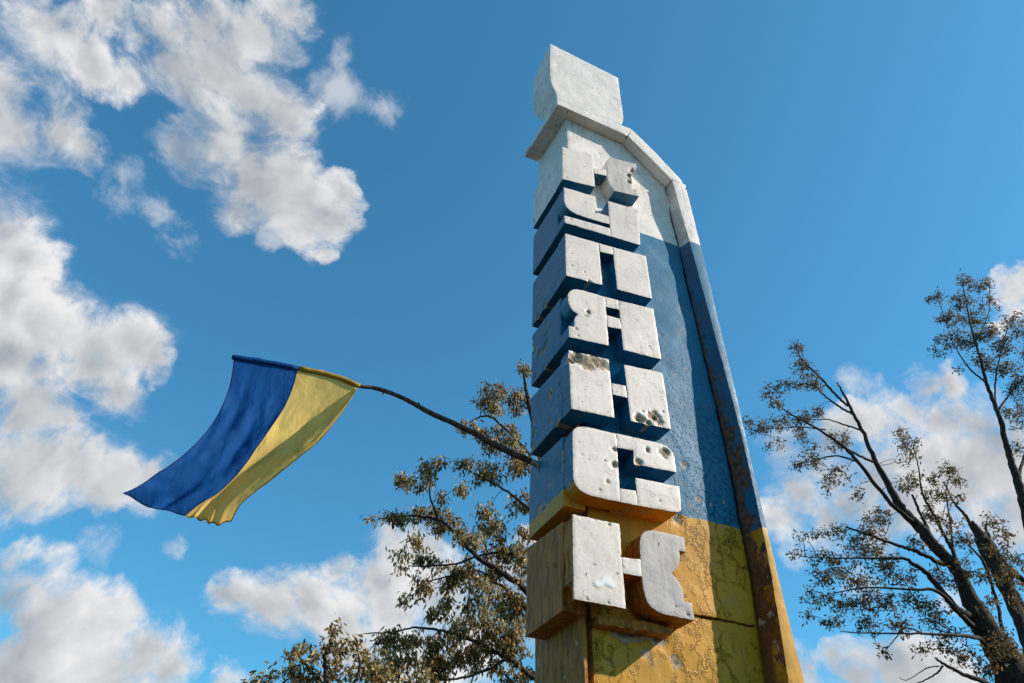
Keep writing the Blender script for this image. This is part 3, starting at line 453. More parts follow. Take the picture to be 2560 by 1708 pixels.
# frame along the roof line and down the right edge
def beam(name, poly, y0, y1, mats, seed, chips=(), res=.03, **k):
    return slab(name, poly, front(y0), y1 - y0, mats, ST, res=res, seed=seed, wobble=.0008, edge=.0025, round_=.002, chips=chips, **k)
beam('roof_slab', [(1.95, 8.432), (2.62, 8.385), (2.68, 8.52), (1.95, 8.495)], 3.725, 4.48, [M_top, M_top], 60)
beam('cornice_beam', [(1.765, 8.424), (2.636, 8.362), (2.694, 8.528), (1.765, 8.503)], 3.59, 3.718, [M_top, M_top], 61, chips=[(2.63, 8.372, .016, .03)])
beam('cornice_beam', [(2.642, 8.357), (3.147, 7.824), (3.306, 7.845), (2.974, 8.246), (2.701, 8.527)], 3.59, 4.60, [M_top, M_top], 62, chips=[(3.15, 7.835, .02, .02), (3.29, 7.86, .03, .02)])
def splay(u, v, w):
    xf = float(np.interp(v, fz, fx)); k = (seamx(v) - xf) / (float(yw(v)) - 3.59)
    return (u + (k * min(w, float(yw(v)) - 3.59) if u < xf + .02 else 0), 3.59 + w, v)
slab('edge_beam_core', [(seamx(z) - .012, z) for z in (7.80, 7.0, 6.4, 5.5, 4.7, 4.0, 3.4, 2.8, 1.5, 0)] + [(x - .012, z) for x, z in rim_out[1:-1]][::-1], front(3.80), .75, [M_rim, M_rim], ST, res=.06, seed=66)
slab('edge_beam', rim_in + rim_out[::-1], splay, lambda v, u: np.where(u > np.interp(v, fz, fx) + .02, .235, yw(v) - 3.59 + .012), [M_rim, M_rim], ST, res=.026, seed=63, wobble=.0008, edge=.002, round_=.002, chips=[(3.305, 7.76, .022, .02), (3.356, 6.0, .012, .01), (3.384, 5.3, .014, .012), (3.39, 4.7, .012, .012)])
ev = slab('eave', [(-3.722, 8.436), (-3.722, 8.512), (-4.50, 8.735), (-4.50, 8.650)], left(1.762), .17, [M_top, M_top], ST, res=.02, seed=64, wobble=.002, edge=.004,
     chips=[(-4.38, 8.66, .045, .04), (-4.47, 8.69, .03, .03), (-4.2, 8.64, .02, .02)])
cap = slab('cap_block', soften([(1.682, 9.735), (1.676, 9.3), (1.682, 8.897), (1.706, 8.763), (1.757, 8.644), (1.765, 8.507), (2.565, 8.532), (2.598, 8.617), (2.611, 8.72), (2.605, 9.22), (2.606, 9.612)], 40),
     front(3.592), lambda v, u: .50 - np.clip(8.95 - v, 0, 1) * .42, [M_top, M_top], ST, res=.03, seed=65, wobble=.0012, edge=.0008, round_=.003)

# rows of blocks running back along the left side
rows = [(1.802, 7.075, 7.66), (1.812, 6.428, 6.95), (1.816, 5.742, 6.262), (1.823, 5.066, 5.600), (1.826, 4.397, 4.905), (1.829, 3.702, 4.238), (1.820, 3.030, 3.590)]
side_chips = {
 1: [(-3.90, 7.50, .02, .03), (-4.26, 7.22, .035, .03, .5), (-3.85, 7.3, .01, .015), (-3.95, 7.28, .012, .015)],
 3: [(-3.917, 6.168, .022, .03, .9), (-4.182, 6.118, .032, .008, .6), (-4.245, 6.04, .03, .008, .5), (-3.99, 5.78, .05, .03), (-4.15, 5.76, .045, .03)],
 4: [(-3.964, 5.536, .028, .02), (-4.078, 5.55, .02, .015), (-4.262, 5.58, .034, .03), (-4.26, 5.48, .042, .03), (-4.23, 5.38, .042, .03), (-4.121, 5.305, .042, .04), (-4.036, 5.292, .036, .04), (-3.972, 5.324, .042, .04), (-4.194, 5.43, .034, .03), (-3.98, 5.42, .03, .03), (-4.10, 5.42, .012, .01), (-4.02, 5.09, .03, .03), (-4.2, 5.10, .03, .03)],
 5: [(-3.912, 4.748, .062, .012, .62), (-3.912, 4.748, .018, .05), (-3.894, 4.60, .032, .01, .7), (-3.912, 4.497, .034, .02, .7), (-4.250, 4.69, .045, .04, .7), (-4.198, 4.555, .045, .03, .8), (-4.25, 4.45, .045, .03, .8), (-3.741, 4.604, .026, .02), (-3.80, 4.41, .04, .03), (-4.08, 4.63, .01, .01), (-3.73, 4.73, .03, .03, .5)],
 6: [(-3.725, 4.09, .05, .012, .5), (-3.727, 4.00, .04, .02, .6), (-4.03, 3.835, .055, .006, 1.2), (-4.12, 3.86, .03, .006)],
 7: [(-3.821, 3.338, .02, .05, .6), (-4.0, 3.06, .02, .02), (-4.27, 3.10, .012, .02)]}
for i, (x, z0, z1) in enumerate(rows, 1):
    z1b = z1 + .045
    poly = [(-3.709, z0), (-3.709, z1), (-4.287, z1b), (-4.287, z0 + (.04 if i == 1 else .006))]
    if i == 7: poly = [(-3.735, z0), (-3.735, 3.14), (-3.785, 3.16), (-3.709, 3.20), (-3.709, z1), (-4.287, z1b), (-4.287, z0)]
    if i == 7: poly = [(-3.729, z0), (-3.729, 3.145), (-3.709, 3.17), (-3.709, z1), (-4.287, z1b), (-4.287, z0)]
    slab('side_block', poly, left(x), .16, [M_side7 if i == 7 else M_side, M_side7 if i == 7 else (M_blue if i < 6 else M_side)], ST, res=.016,
         chips=side_chips.get(i, ()), seed=70 + i, wobble=.001, edge=.0022)

# the seven letters of the town's name, top to bottom
def P(*a): return [tuple(p) for p in a]
dpt = lambda v, u: yw(v) - YF + .012
letters = [
 ('K', 'weathered top letter with chipped right arm', [
  ('letter_stem', P((1.801, 7.602), (2.148, 7.683), (2.15, 7.133), (1.796, 7.060)), .141, M_face),
  ('letter_bar', P((2.151, 7.443), (2.298, 7.486), (2.290, 7.390), (2.155, 7.353)), dpt, M_face),
  ('letter_arm', P((2.30, 7.60), (2.318, 7.683), (2.362, 7.748), (2.412, 7.765), (2.55, 7.783), (2.585, 7.80), (2.625, 7.79), (2.673, 7.825), (2.676, 7.760), (2.661, 7.694), (2.605, 7.619), (2.606, 7.521), (2.589, 7.442), (2.596, 7.336), (2.65, 7.366), (2.657, 7.249), (2.372, 7.189), (2.330, 7.235), (2.300, 7.335), (2.300, 7.443), (2.307, 7.50)), dpt, M_facegrey)]),
 ('U', 'second letter from the top, with a lower tail', [
  ('letter_arm', P((1.809, 6.934), (2.151, 6.975), (2.157, 6.735), (2.281, 6.745), (2.281, 6.628), (2.05, 6.606), (1.945, 6.601), (1.880, 6.612), (1.838, 6.644), (1.815, 6.688), (1.810, 6.74)), .141, M_face),
  ('letter_tail', P((1.807, 6.516), (2.281, 6.572), (2.279, 6.458), (1.81, 6.420)), .141, M_face),
  ('letter_stem', P((2.285, 6.980), (2.44, 6.996), (2.628, 7.014), (2.612, 6.75), (2.600, 6.51), (2.594, 6.489), (2.575, 6.481), (2.283, 6.460)), dpt, M_face)]),
 ('P', 'third letter, two broad stems under a bar', [
  ('letter_stem', P((1.813, 6.270), (2.147, 6.300), (2.156, 5.769), (1.812, 5.739)), .141, M_face),
  ('letter_bar', P((2.151, 6.301), (2.287, 6.313), (2.288, 6.210), (2.158, 6.191)), dpt, M_face),
  ('letter_stem', P((2.291, 6.314), (2.645, 6.354), (2.650, 5.807), (2.301, 5.779)), dpt, M_face)]),
 ('Ya', 'fourth letter, with a round bowl on its left', [
  ('letter_bowl', P((1.834, 5.549), (1.869, 5.595), (1.912, 5.618), (1.96, 5.624), (2.173, 5.633), (2.175, 5.100), (1.825, 5.063), (1.825, 5.177), (1.875, 5.183), (1.877, 5.24), (1.886, 5.293), (1.916, 5.335), (1.885, 5.345), (1.852, 5.372), (1.832, 5.41), (1.824, 5.461), (1.824, 5.51)), .141, M_face),
  ('letter_bar', P((2.177, 5.634), (2.300, 5.645), (2.300, 5.541), (2.177, 5.523)), dpt, M_face),
  ('letter_bar', P((2.178, 5.426), (2.300, 5.434), (2.306, 5.324), (2.178, 5.304)), dpt, M_face),
  ('letter_stem', P((2.304, 5.645), (2.648, 5.684), (2.658, 5.126), (2.308, 5.104)), dpt, M_face)]),
 ('N', 'fifth letter, shell-scarred at its top left and bottom right', [
  ('letter_stem', P((1.821, 4.928), (2.164, 4.955), (2.179, 4.417), (1.830, 4.393)), .141, M_face),
  ('letter_bar', P((2.178, 4.729), (2.299, 4.741), (2.304, 4.633), (2.181, 4.627)), dpt, M_face),
  ('letter_stem', P((2.303, 4.949), (2.654, 4.985), (2.662, 4.455), (2.314, 4.429)), dpt, M_face)]),
 ('S', 'sixth letter, curved, with round bullet scars', [
  ('letter_bowl', P((1.836, 4.164), (1.840, 4.209), (1.858, 4.238), (1.885, 4.256), (1.937, 4.272), (2.180, 4.281), (2.183, 4.166), (2.178, 3.848), (2.175, 3.747), (1.981, 3.741), (1.93, 3.746), (1.886, 3.760), (1.853, 3.786), (1.838, 3.82), (1.832, 3.88)), .141, M_face),
  ('letter_arm', P((2.184, 4.282), (2.50, 4.300), (2.565, 4.298), (2.61, 4.288), (2.640, 4.262), (2.657, 4.227), (2.657, 4.089), (2.310, 4.067), (2.316, 4.179), (2.187, 4.168)), dpt, M_face),
  ('letter_bar', P((2.181, 3.848), (2.307, 3.858), (2.309, 3.751), (2.179, 3.747)), dpt, M_face),
  ('letter_arm', P((2.312, 3.960), (2.664, 3.978), (2.660, 3.825), (2.652, 3.795), (2.635, 3.778), (2.605, 3.770), (2.312, 3.752)), dpt, M_face)]),
 ('K', 'bottom letter with a white patch on its stem and greyish right arm', [
  ('letter_stem', P((1.820, 3.579), (2.156, 3.584), (2.160, 3.048), (1.816, 3.046)), .028, M_face),
  ('letter_bar', P((2.158, 3.366), (2.292, 3.374), (2.290, 3.268), (2.162, 3.263)), dpt, M_face),
  ('letter_arm', P((2.30, 3.45), (2.303, 3.50), (2.318, 3.545), (2.351, 3.580), (2.405, 3.597), (2.527, 3.601), (2.652, 3.600), (2.649, 3.496), (2.598, 3.496), (2.602, 3.47), (2.592, 3.425), (2.565, 3.373), (2.515, 3.330), (2.556, 3.303), (2.580, 3.264), (2.589, 3.22), (2.588, 3.166), (2.644, 3.163), (2.645, 3.059), (2.481, 3.060), (2.41, 3.064), (2.355, 3.080), (2.315, 3.115), (2.297, 3.177), (2.294, 3.30)), dpt, M_facegrey)]),
]
chips = {
 0: [(2.640, 7.655, .055, .06), (2.58, 7.54, .045, .05), (2.563, 7.44, .03, .03), (1.866, 7.628, .022, .03), (1.84, 7.11, .01, .01), (2.03, 7.55, .012, .006, .5), (2.06, 7.49, .012, .006, .4)],
 1: [(2.14, 6.735, .018, .02), (2.10, 6.60, .01, .01), (1.87, 6.50, .012, .01)],
 2: [(1.87, 6.03, .008, .012), (1.87, 5.88, .010, .012), (1.95, 5.80, .008, .012), (2.03, 5.76, .016, .02), (1.99, 5.86, .006, .01)],
 3: [(2.005, 5.395, .030, .02, .8), (1.905, 5.106, .014, .012), (1.99, 5.345, .01, .01, 3), (2.56, 5.22, .010, .012), (2.5, 5.30, .010, .008), (1.89, 5.17, .018, .012)],
 4: [(1.885, 4.88, .060, .045, 1.1), (1.850, 4.838, .030, .075, 1.6), (1.955, 4.862, .070, .020, 1.1), (2.04, 4.905, .050, .016, 1.4), (2.117, 4.888, .052, .018, 1.1), (1.99, 4.83, .05, .014), (2.07, 4.87, .05, .012), (2.527, 4.528, .062, .022), (2.527, 4.518, .018, .06), (2.399, 4.472, .040, .055, 1.2), (2.567, 4.490, .036, .020), (2.47, 4.458, .030, .03), (2.428, 4.55, .012, .012), (2.607, 4.598, .012, .012), (1.87, 4.73, .006, .01)],
 5: [(2.159, 4.146, .022, .020), (2.431, 4.215, .027, .022, .9), (2.574, 4.225, .044, .028, 1.1), (2.60, 4.25, .018, .08), (2.150, 4.021, .030, .028, .9), (2.350, 4.092, .030, .025, 1.2), (2.091, 3.876, .016, .014), (2.079, 4.033, .008, .01), (2.489, 3.827, .009, .010), (1.903, 4.03, .006, .012), (2.03, 3.80, .015, .006)],
 6: [(2.155, 3.37, .010, .012), (1.893, 3.30, .006, .012), (1.90, 3.06, .008, .01), (2.05, 3.065, .006, .01), (1.89, 3.56, .008, .01), (1.98, 3.575, .010, .01), (2.08, 3.565, .012, .012), (2.60, 3.09, .016, .012), (2.52, 3.12, .01, .01)]}
for i, (nm, lab, parts) in enumerate(letters):
    zz = [p[1] for q in parts for p in q[1]]
    L = empty('letter', (1.815, YF, min(zz)), parent=ST); L['label'] = lab
    for k, (pn, poly, dp, fm) in enumerate(parts):
        poly = soften(poly) if pn in ('letter_bowl', 'letter_arm') else poly
        um = 2
        mats = [fm, M_side7 if i == 6 else (M_top if (i == 0 and pn != 'letter_arm') else M_side), M_side7 if i == 6 else (M_side if i == 5 else M_blue)]
        fr = front(YF if fm is M_face or i == 0 else YF + .004)
        slab(pn, poly, fr, dp, mats, L, res=.0125, chips=chips[i], seed=100 + i * 7 + k, wobble=.0007, edge=.0018, under_mat=um)
    if i == 6:
        # carcass behind the thin face plate, rotted away at the foot
        slab('letter_stem_core', [(1.826, 3.165), (1.826, 3.572), (2.15, 3.577), (2.15, 3.10), (1.95, 3.12)], front(YF + .030), .112, [M_side7, M_side7], L, res=.03, seed=171, edge=.006)
# plinth under the last letter
slab('ledge', [(2.04, 2.975), (2.04, 3.028), (2.57, 3.036), (2.54, 2.985)], front(3.685), .11, [M_panel, M_panel], ST, res=.016, seed=180, edge=.006, wobble=.004,
     chips=[(2.3, 2.98, .014, .02), (2.5, 2.97, .02, .02)])
# soft-edged white patch over the stem of the last letter
mS, T, b = base_mat('white_patch'); b.inputs['Base Color'].default_value = (.93, .92, .90, 1); b.inputs['Roughness'].default_value = .35
g = T.new('ShaderNodeNewGeometry'); at = T.new('ShaderNodeAttribute', attribute_name='chip')
tr = T.new('ShaderNodeBsdfTransparent'); mx = T.new('ShaderNodeMixShader')
fac = T.ramp(T.math('ADD', at.outputs['Fac'], T.math('MULTIPLY', T.math('SUBTRACT', T.noise(g.outputs['Position'], 26, 4), .5), .6)), .18, 1.0, 0, .92)
T.put(mx.inputs[0], fac); T.l.new(tr.outputs[0], mx.inputs[1]); T.l.new(b.outputs[0], mx.inputs[2])
T.l.new(mx.outputs[0], [n for n in T.n if n.type == 'OUTPUT_MATERIAL'][0].inputs[0])
n = 24; gx, gy = np.meshgrid(np.linspace(0, 1, n), np.linspace(0, 1, n)); U = 1.87 + gx.ravel() * .28; V = 3.075 + gy.ravel() * .20
d1 = np.hypot((U - 2.033) / .045, (V - 3.198) / .030); d2 = np.hypot((U - 1.985) / .042, (V - 3.166) / .032); d3 = np.hypot((U - 2.075) / .035, (V - 3.170) / .026)
ch = np.clip(np.exp(-d1 ** 2 * 1.2) + np.exp(-d2 ** 2 * 1.2) + .8 * np.exp(-d3 ** 2 * 1.4) - .25 * np.exp(-((U - 2.0) / .02) ** 2 - ((V - 3.19) / .015) ** 2), 0, 1.1)
mesh_obj('stem_patch', np.c_[U, np.full(n * n, YF - .0045), V], [(j * n + i, j * n + i + 1, (j + 1) * n + i + 1, (j + 1) * n + i) for j in range(n - 1) for i in range(n - 1)], mS, ST, chip=ch)

# ------------------------------------------------------------------ tubes
def tube(verts, faces, pts, rad, n=8, wob=0.0, seed=0):
    pts = [Vector(p) for p in pts]; b0 = len(verts); R = random.Random(seed)
    fr = None
    for i, p in enumerate(pts):
        t = (pts[min(i + 1, len(pts) - 1)] - pts[max(i - 1, 0)]).normalized()
        if fr is None: fr = t.orthogonal().normalized()
        fr = (fr - t * fr.dot(t)).normalized(); bn = t.cross(fr)
        for k in range(n):
            a = 2 * math.pi * k / n
            r = rad[i] * (1 + wob * (R.random() - .5))
            verts.append(tuple(p + (fr * math.cos(a) + bn * math.sin(a)) * r))
    for i in range(len(pts) - 1):
        for k in range(n):
            a, b_ = b0 + i * n + k, b0 + i * n + (k + 1) % n
            faces.append((a, b_, b_ + n, a + n))
    faces.append(tuple(b0 + k for k in range(n))[::-1]); e = b0 + (len(pts) - 1) * n
    faces.append(tuple(e + k for k in range(n)))

def spline(pts, sub=6):
    P_ = np.array(pts, float); out = []
    for i in range(len(P_) - 1):
        p0, p1, p2, p3 = P_[max(i - 1, 0)], P_[i], P_[i + 1], P_[min(i + 2, len(P_) - 1)]
        for k in range(sub):
            t = k / sub
            out.append(.5 * ((2 * p1) + (-p0 + p2) * t + (2 * p0 - 5 * p1 + 4 * p2 - p3) * t * t + (-p0 + 3 * p1 - 3 * p2 + p3) * t ** 3))
    out.append(P_[-1]); return np.array(out)

def bark(name, c1, c2):
    m, T, b = base_mat(name); g = T.new('ShaderNodeNewGeometry'); P_ = g.outputs['Position']
    n_ = T.noise(T.vmath('MULTIPLY', P_, (30, 30, 9)), 1.0, 5, .65)
    T.put(b.inputs['Base Color'], T.mix(T.ramp(n_, .35, .65), c1, c2)); b.inputs['Roughness'].default_value = .9; b.inputs['Specular IOR Level'].default_value = .15
    bp = T.new('ShaderNodeBump'); bp.inputs['Distance'].default_value = .012; T.put(bp.inputs['Height'], n_); T.l.new(bp.outputs[0], b.inputs['Normal'])
    return m

# ------------------------------------------------------------------ the flag and the branch it flies from
M_stick = bark('stick_bark', rgb(.055, .035, .026), rgb(.16, .10, .072))
M_raw = bark('raw_wood', rgb(.30, .16, .10), rgb(.52, .34, .24))
root = Vector(POLE[-1])
FP = empty('flag_pole', root, 'crooked bare branch stuck into the left side of the stele as a flagpole', 'flagpole')
pp = spline(POLE, 5); nn = len(pp)
pp[:, 2] += vnoise(pp[:, 0], pp[:, 0] * 0, 3, 2, 5) * .014 * np.clip((1.8 - pp[:, 0]) / .3, 0, 1)
rad = np.interp(np.linspace(0, 1, nn), [0, .4, .8, 1], [.011, .015, .023, .026]) * (1 + .10 * vnoise(pp[:, 0], pp[:, 0] * 0 + 3, 5, 2, 9))
cut = int(nn * .93)
v_, f_ = [], []; tube(v_, f_, pp[:cut + 1], rad[:cut + 1], 10, .12, 3)
mesh_obj('branch', v_, f_, M_stick, FP, smooth=True)
v_, f_ = [], []; ext = np.vstack([pp[cut:], pp[-1] + np.array([.10, .0, -.02])])
tube(v_, f_, ext, np.r_[rad[cut:], .02] * 1.02, 9, .25, 5)
e = pp[-1]
for k in range(5):
    q = e + np.array([-.02 + .012 * k, -.03 + .004 * k, -.01])
    tube(v_, f_, [q, q + np.array([.008, -.006, -.045 - .012 * (k % 3)]), q + np.array([.012, -.004, -.08 - .02 * (k % 2)])], [.008, .006, .002], 5)
mesh_obj('torn_end', v_, f_, M_raw, FP, smooth=True)
for idx, dz, dy in ((int(nn * .45), -.05, -.02), (int(nn * .55), .035, -.01), (int(nn * .66), -.03, -.02)):
    v_, f_ = [], []; q = pp[idx]; tube(v_, f_, [q, q + np.array([-.02, dy, dz])], [.008, .004], 5)
    mesh_obj('twig_stub', v_, f_, M_stick, FP)

def cloth(name, col, trans):
    m, T, b = base_mat(name); g = T.new('ShaderNodeNewGeometry'); P_ = g.outputs['Position']
    b.inputs['Roughness'].default_value = .8
    b.inputs['Specular IOR Level'].default_value = .2
    wv = T.noise(T.vmath('MULTIPLY', P_, (600, 600, 600)), 1.0, 2, .5)
    fold_ = T.noise(T.vmath('ADD', T.vmath('MULTIPLY', P_, (13, 3, 4)), T.vmath('SCALE', T.noise(P_, 3.0, 3, .5, col=True), scale=2.0)), 1.0, 5, .5)
    c = T.mix(T.ramp(fold_, .35, .65), tuple(x * .86 for x in col[:3]) + (1,), col)
    T.put(b.inputs['Base Color'], c)
    b.inputs['Sheen Weight'].default_value = .0
    tl = T.new('ShaderNodeBsdfTranslucent'); T.put(tl.inputs[0], c)
    mx = T.new('ShaderNodeMixShader'); mx.inputs[0].default_value = trans
    T.l.new(b.outputs[0], mx.inputs[1]); T.l.new(tl.outputs[0], mx.inputs[2])
    T.l.new(mx.outputs[0], [n for n in T.n if n.type == 'OUTPUT_MATERIAL'][0].inputs[0])
    bp = T.new('ShaderNodeBump'); bp.inputs['Distance'].default_value = .022; bp.inputs['Strength'].default_value = .55
    T.put(bp.inputs['Height'], T.math('ADD', fold_, T.math('MULTIPLY', wv, .02)))
    T.l.new(bp.outputs[0], b.inputs['Normal']); T.l.new(bp.outputs[0], tl.inputs['Normal'])
    return m
M_fb = cloth('blue_cloth', rgb(.002, .080, .29), .35)
M_fy = cloth('yellow_cloth', rgb(.88, .60, .17), .46)
M_fg = cloth('gold_hem_cloth', rgb(.42, .25, .035), .2)
M_fd = cloth('dark_blue_seam', rgb(.004, .02, .10), .1)
FL = empty('flag', Vector(POLE[2]), 'blue and yellow cloth flag blowing from the crooked branch', 'flag')
NV = 48
cur = {k: spline(v, 6) for k, v in FLAG.items()}
def cs(k, t):
    c = cur[k]; x = t * (len(c) - 1); i = min(int(x), len(c) - 2); f = x - i; return c[i] * (1 - f) + c[i + 1] * f
def cloth_pt(s, t):
    """s 0..1 blue edge -> mid seam, 1..2 mid -> fold, 2..3 fold -> right edge; t along the fly"""
    if s <= 1: a, b_, f = cs('edge', t), cs('mid', t), s
    elif s <= 2: a, b_, f = cs('mid', t), cs('fold', t), s - 1
    else: a, b_, f = cs('fold', t), cs('right', t), s - 2
    p = a * (1 - f) + b_ * f
    d = 0.0
    if s <= 1:
        d += math.sin(s * 9 + t * 5.5 - 1) * .020 * t * 1.3 * math.sin(math.pi * min(1, s)) + math.sin(s * 17 - t * 9) * .008 * min(1, t * 3) * math.sin(math.pi * s)
        d += .05 * math.sin(math.pi * s) * t
    elif s <= 2:
        d += math.sin((s - 1) * 7 + t * 6) * .010 * t * math.sin(math.pi * (s - 1)) + .07 * max(0, t - .7) * math.sin((s - 1) * 12)
    else:
        d += .05 * math.sin(math.pi * (s - 2)) + .05 * max(0, t - .75) * math.sin((s - 2) * 14 + 1)
    d += .006 * float(vnoise(np.array([s * 2.0]), np.array([t * 3.0]), 8, 3, 3)[0]) * 3 * min(1, t * 4)
    return (p[0], p[1] + d, p[2])
def sheet(name, s0, s1, ns, mat, off=0.0, t0=0.0, t1=1.0, nt=NV):
    V_ = []
    for j in range(nt + 1):
        for i in range(ns + 1):
            q = cloth_pt(s0 + (s1 - s0) * i / ns, t0 + (t1 - t0) * j / nt); V_.append((q[0], q[1] + off, q[2]))
    F_ = [(j * (ns + 1) + i, (j + 1) * (ns + 1) + i, (j + 1) * (ns + 1) + i + 1, j * (ns + 1) + i + 1) for j in range(nt) for i in range(ns)]
    o = mesh_obj(name, V_, F_, mat, FL, smooth=True)
    return o
sheet('blue_stripe', 0, .988, 26, M_fb)
sheet('yellow_stripe', 1.0, 3, 40, M_fy)
sheet('seam', .985, 1.003, 2, M_fd, -.0015)
sheet('hem', 0, .022, 1, M_fd, -.0018)
sheet('hem', 0, .985, 26, M_fd, -.0016, .986, 1.0, 1)
sheet('hem', 2.93, 3, 2, M_fg, -.0018)
sheet('hem', 1.003, 3, 40, M_fg, -.0016, .985, 1.0, 1)
# sleeve round the branch
def sleeve(name, x0, x1, mat):
    sel = pp[(pp[:, 0] >= x0) & (pp[:, 0] <= x1)]
    v_, f_ = [], []; r_ = np.full(len(sel), .021) * (1 + .2 * vnoise(sel[:, 0], sel[:, 0] * 0, 4, 2, 20)); r_[0] = r_[-1] = .016
    tube(v_, f_, sel, r_, 10, .15, 9); mesh_obj(name, v_, f_, mat, FL, smooth=True)
sleeve('sleeve', -.48, -.03, M_fb); sleeve('sleeve', -.05, .43, M_fg)

# ------------------------------------------------------------------ trees
def leafmat(name, cols):
    m, T, b = base_mat(name)
    at = T.new('ShaderNodeAttribute', attribute_name='chip'); r = T.new('ShaderNodeValToRGB')
    T.put(r.inputs[0], at.outputs['Fac']); cr = r.color_ramp; cr.interpolation = 'CONSTANT'
    while len(cr.elements) < len(cols): cr.elements.new(.5)
    for i, c in enumerate(cols): cr.elements[i].position = i / len(cols); cr.elements[i].color = rgb(*c)
    T.put(b.inputs['Base Color'], r.outputs[0]); b.inputs['Roughness'].default_value = .6; b.inputs['Specular IOR Level'].default_value = .25
    tl = T.new('ShaderNodeBsdfTranslucent'); T.put(tl.inputs[0], r.outputs[0])
    mx = T.new('ShaderNodeMixShader'); mx.inputs[0].default_value = .35
    T.l.new(b.outputs[0], mx.inputs[1]); T.l.new(tl.outputs[0], mx.inputs[2])
    T.l.new(mx.outputs[0], [n for n in T.n if n.type == 'OUTPUT_MATERIAL'][0].inputs[0])
    return m
M_leaf = leafmat('autumn_leaf', [(.25, .175, .050), (.38, .26, .085), (.13, .11, .030), (.34, .18, .050), (.58, .46, .24), (.06, .048, .018), (.28, .23, .070)])
M_leafd = leafmat('dark_autumn_leaf', [(.12, .085, .030), (.18, .12, .045), (.07, .060, .024), (.20, .10, .034), (.30, .23, .10), (.04, .034, .016)])
M_bark = bark('tree_bark', rgb(.018, .013, .010), rgb(.060, .044, .033))

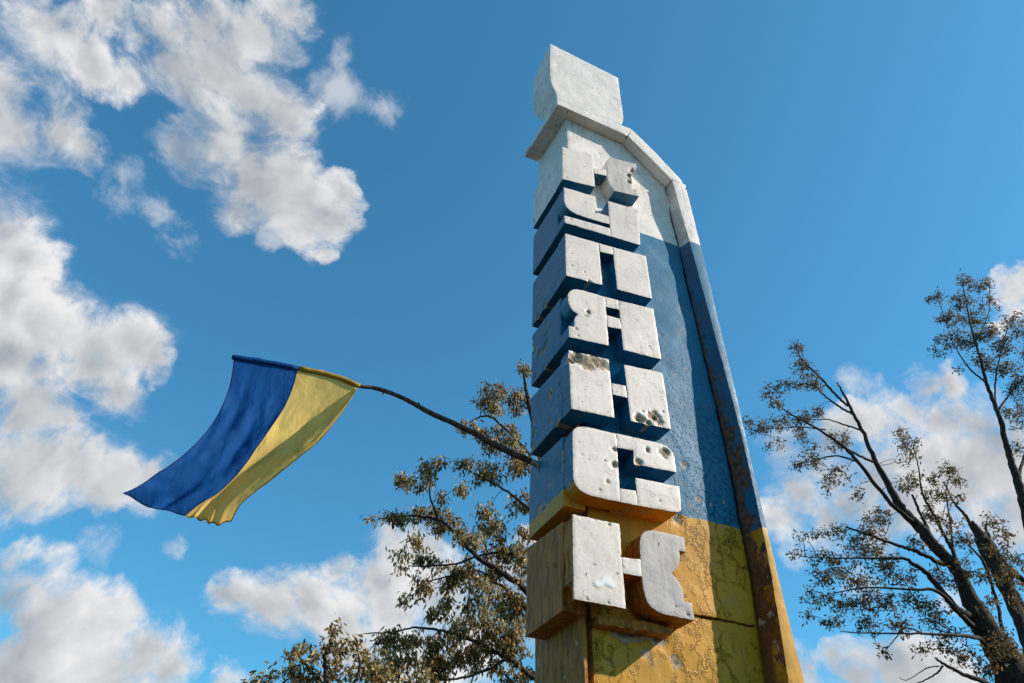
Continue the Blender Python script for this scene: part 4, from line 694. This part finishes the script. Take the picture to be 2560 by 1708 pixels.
def tree(name, label, data, leaf_len, leaf_w, per_m2, cat='tree', droop=.6, mat=None, seed=1, leaves=(7, 12), twig_r=.006, spread=.11, clumpy=.55, group=None):
    limbs, clumps = data
    R = random.Random(seed); RN = np.random.default_rng(seed)
    base = Vector((limbs[0][0][0], limbs[0][0][1], 0))
    T_ = empty(name, base, label, cat, group)
    nodes = []; allv, allf = [], []
    for li, l in enumerate(limbs):
        l = [list(p) for p in l]
        if li == 0:
            if l[0][2] > 0: l.insert(0, [l[0][0], l[0][1], -.1, l[0][3] * 1.25])
            else: l[0][2] = -.1
        P_ = np.array([p[:3] for p in l]); rr = np.array([p[3] for p in l])
        sp = spline(P_, 7); rs = np.interp(np.linspace(0, len(l) - 1, len(sp)), range(len(l)), rr)
        k = np.arange(len(sp)); amp = np.minimum(.035, rs * 1.2 + .008)
        sp[1:-1] += (RN.normal(0, 1, (len(sp) - 2, 3)) * amp[1:-1, None] * .16)
        v_, f_ = [], []
        tube(v_, f_, sp, np.maximum(rs, .004), 10 if rr.max() > .1 else 7, .22, seed + li)
        big = rr.max() > .022 or li == 0
        if big: mesh_obj('trunk' if li == 0 else 'limb', v_, f_, M_bark, T_, smooth=True)
        else:
            o_ = len(allv); allv += v_; allf += [tuple(i + o_ for i in f) for f in f_]
        for p, r in zip(sp, rs):
            if r < .09: nodes.append(p)
    nodes = np.array(nodes)
    # twigs reaching for every clump of leaves
    tv, tf = [], []; tips = []
    for (x, y, z, rx_, rz_) in clumps:
        nt = max(3, int(per_m2 * math.pi * rx_ * rz_))
        c = np.array([x, y, z]); dep = .6 * (rx_ + rz_) / 2 + .08
        right = np.array([.935, -.3545, 0]); fw = np.array([.3545, .935, 0])
        for _ in range(nt):
            while True:
                a = RN.uniform(-1, 1, 3)
                if a @ a < 1: break
            a *= (a @ a) ** .12
            t = c + right * a[0] * rx_ + fw * a[1] * dep + np.array([0, 0, 1]) * a[2] * rz_
            tips.append(t)
    tips = np.array(tips)
    # near ones first so that later twigs can branch from earlier ones
    d0 = np.array([np.min(((nodes - t) ** 2).sum(1)) for t in tips]); order = np.argsort(d0)
    pool = list(nodes); arr = np.array(pool); cntn = 0; ends = []
    for oi in order:
        t = tips[oi]
        if cntn > 40: arr = np.array(pool); cntn = 0
        dd = ((arr - t) ** 2).sum(1) + np.clip(arr[:, 2] - t[2], 0, 9) * .15
        s = arr[int(np.argmin(dd))]; L_ = np.linalg.norm(t - s)
        if L_ > .9 : 
            if R.random() < .3: continue
        n_ = max(2, int(L_ / .10)); q = [s + (t - s) * k / n_ for k in range(n_ + 1)]
        bow = RN.normal(0, .06, 3) * L_; bow[2] += .10 * L_
        for k in range(1, n_ + 1):
            f = k / n_; q[k] = q[k] + bow * math.sin(math.pi * f) + (RN.normal(0, .010, 3) if k < n_ else 0)
        r0 = min(.012, twig_r * (.6 + L_)); tube(tv, tf, q, [r0 * (1 - .6 * k / n_) for k in range(n_ + 1)], 4)
        pool += q[1:]; cntn += len(q); ends.append((q[-1], q[-1] - q[-2]))
    mesh_obj('branches', allv + tv, allf + [tuple(i + len(allv) for i in f) for f in tf], M_bark, T_)['kind'] = 'stuff'
    # leaves: little folded blades in hanging sprays
    lv, lf, lc = [], [], []
    for p, dr in ends:
        dr = Vector(dr).normalized() if np.linalg.norm(dr) > 1e-6 else Vector((0, 0, 1))
        tone = R.random()
        for _ in range(R.randint(*leaves)):
            o_ = Vector(p) - dr * R.uniform(0, .14) + Vector(RN.normal(0, spread * .42, 3).tolist())
            ax = Vector((R.uniform(-1, 1), R.uniform(-1, 1), R.uniform(-1, .7) - droop)).normalized()
            sd = ax.cross(Vector((R.uniform(-1, 1), R.uniform(-1, 1), R.uniform(-.3, 1)))).normalized(); up_ = ax.cross(sd)
            L_ = leaf_len * R.uniform(.6, 1.2); w_ = leaf_w * R.uniform(.6, 1.15) * .5
            b0 = len(lv); curl = R.uniform(-.25, .35) * L_
            pts = [o_, o_ + ax * L_ * .32 + sd * w_ + up_ * w_ * .4, o_ + ax * L_ * .68 + sd * w_ * .8 + up_ * (w_ * .3 + curl * .4), o_ + ax * L_ + up_ * curl,
                   o_ + ax * L_ * .68 - sd * w_ * .8 + up_ * (w_ * .3 + curl * .4), o_ + ax * L_ * .32 - sd * w_ + up_ * w_ * .4, o_ + ax * L_ * .5 + up_ * curl * .2]
            lv += [tuple(q) for q in pts]
            lf += [(b0, b0 + 1, b0 + 6), (b0 + 1, b0 + 2, b0 + 3, b0 + 6), (b0 + 6, b0 + 3, b0 + 4, b0 + 5), (b0, b0 + 6, b0 + 5)]
            cval = min(.999, max(0, tone * clumpy + R.random() * (1 - clumpy))); lc += [cval] * 7
    o = mesh_obj('leaves', lv, lf, mat or M_leaf, T_, chip=lc); o['kind'] = 'stuff'
    return len(lf)

tree('leafy_tree', 'tree with hanging brown-green leaves just behind the stele, left of it below the branch flagpole', TREE_A, .098, .033, 140, droop=1.0, seed=11, leaves=(11, 17))
tree('bushy_tree', 'low brownish crown at the bottom edge, left of the leafy tree, under the flag', TREE_B, .088, .034, 130, droop=.5, seed=12, leaves=(11, 16))
tree('broken_tree', 'dark thick-limbed tree leaning in from the right with thin foliage and a splintered trunk', TREE_C, .076, .025, 140, droop=.3, seed=13, mat=M_leafd, leaves=(9, 14), spread=.10)
tree('slender_tree', 'slim upright tree with a leafy top at the far right edge, above the broken tree', TREE_D, .088, .029, 95, droop=.1, seed=14, mat=M_leafd, leaves=(10, 15), spread=.12)
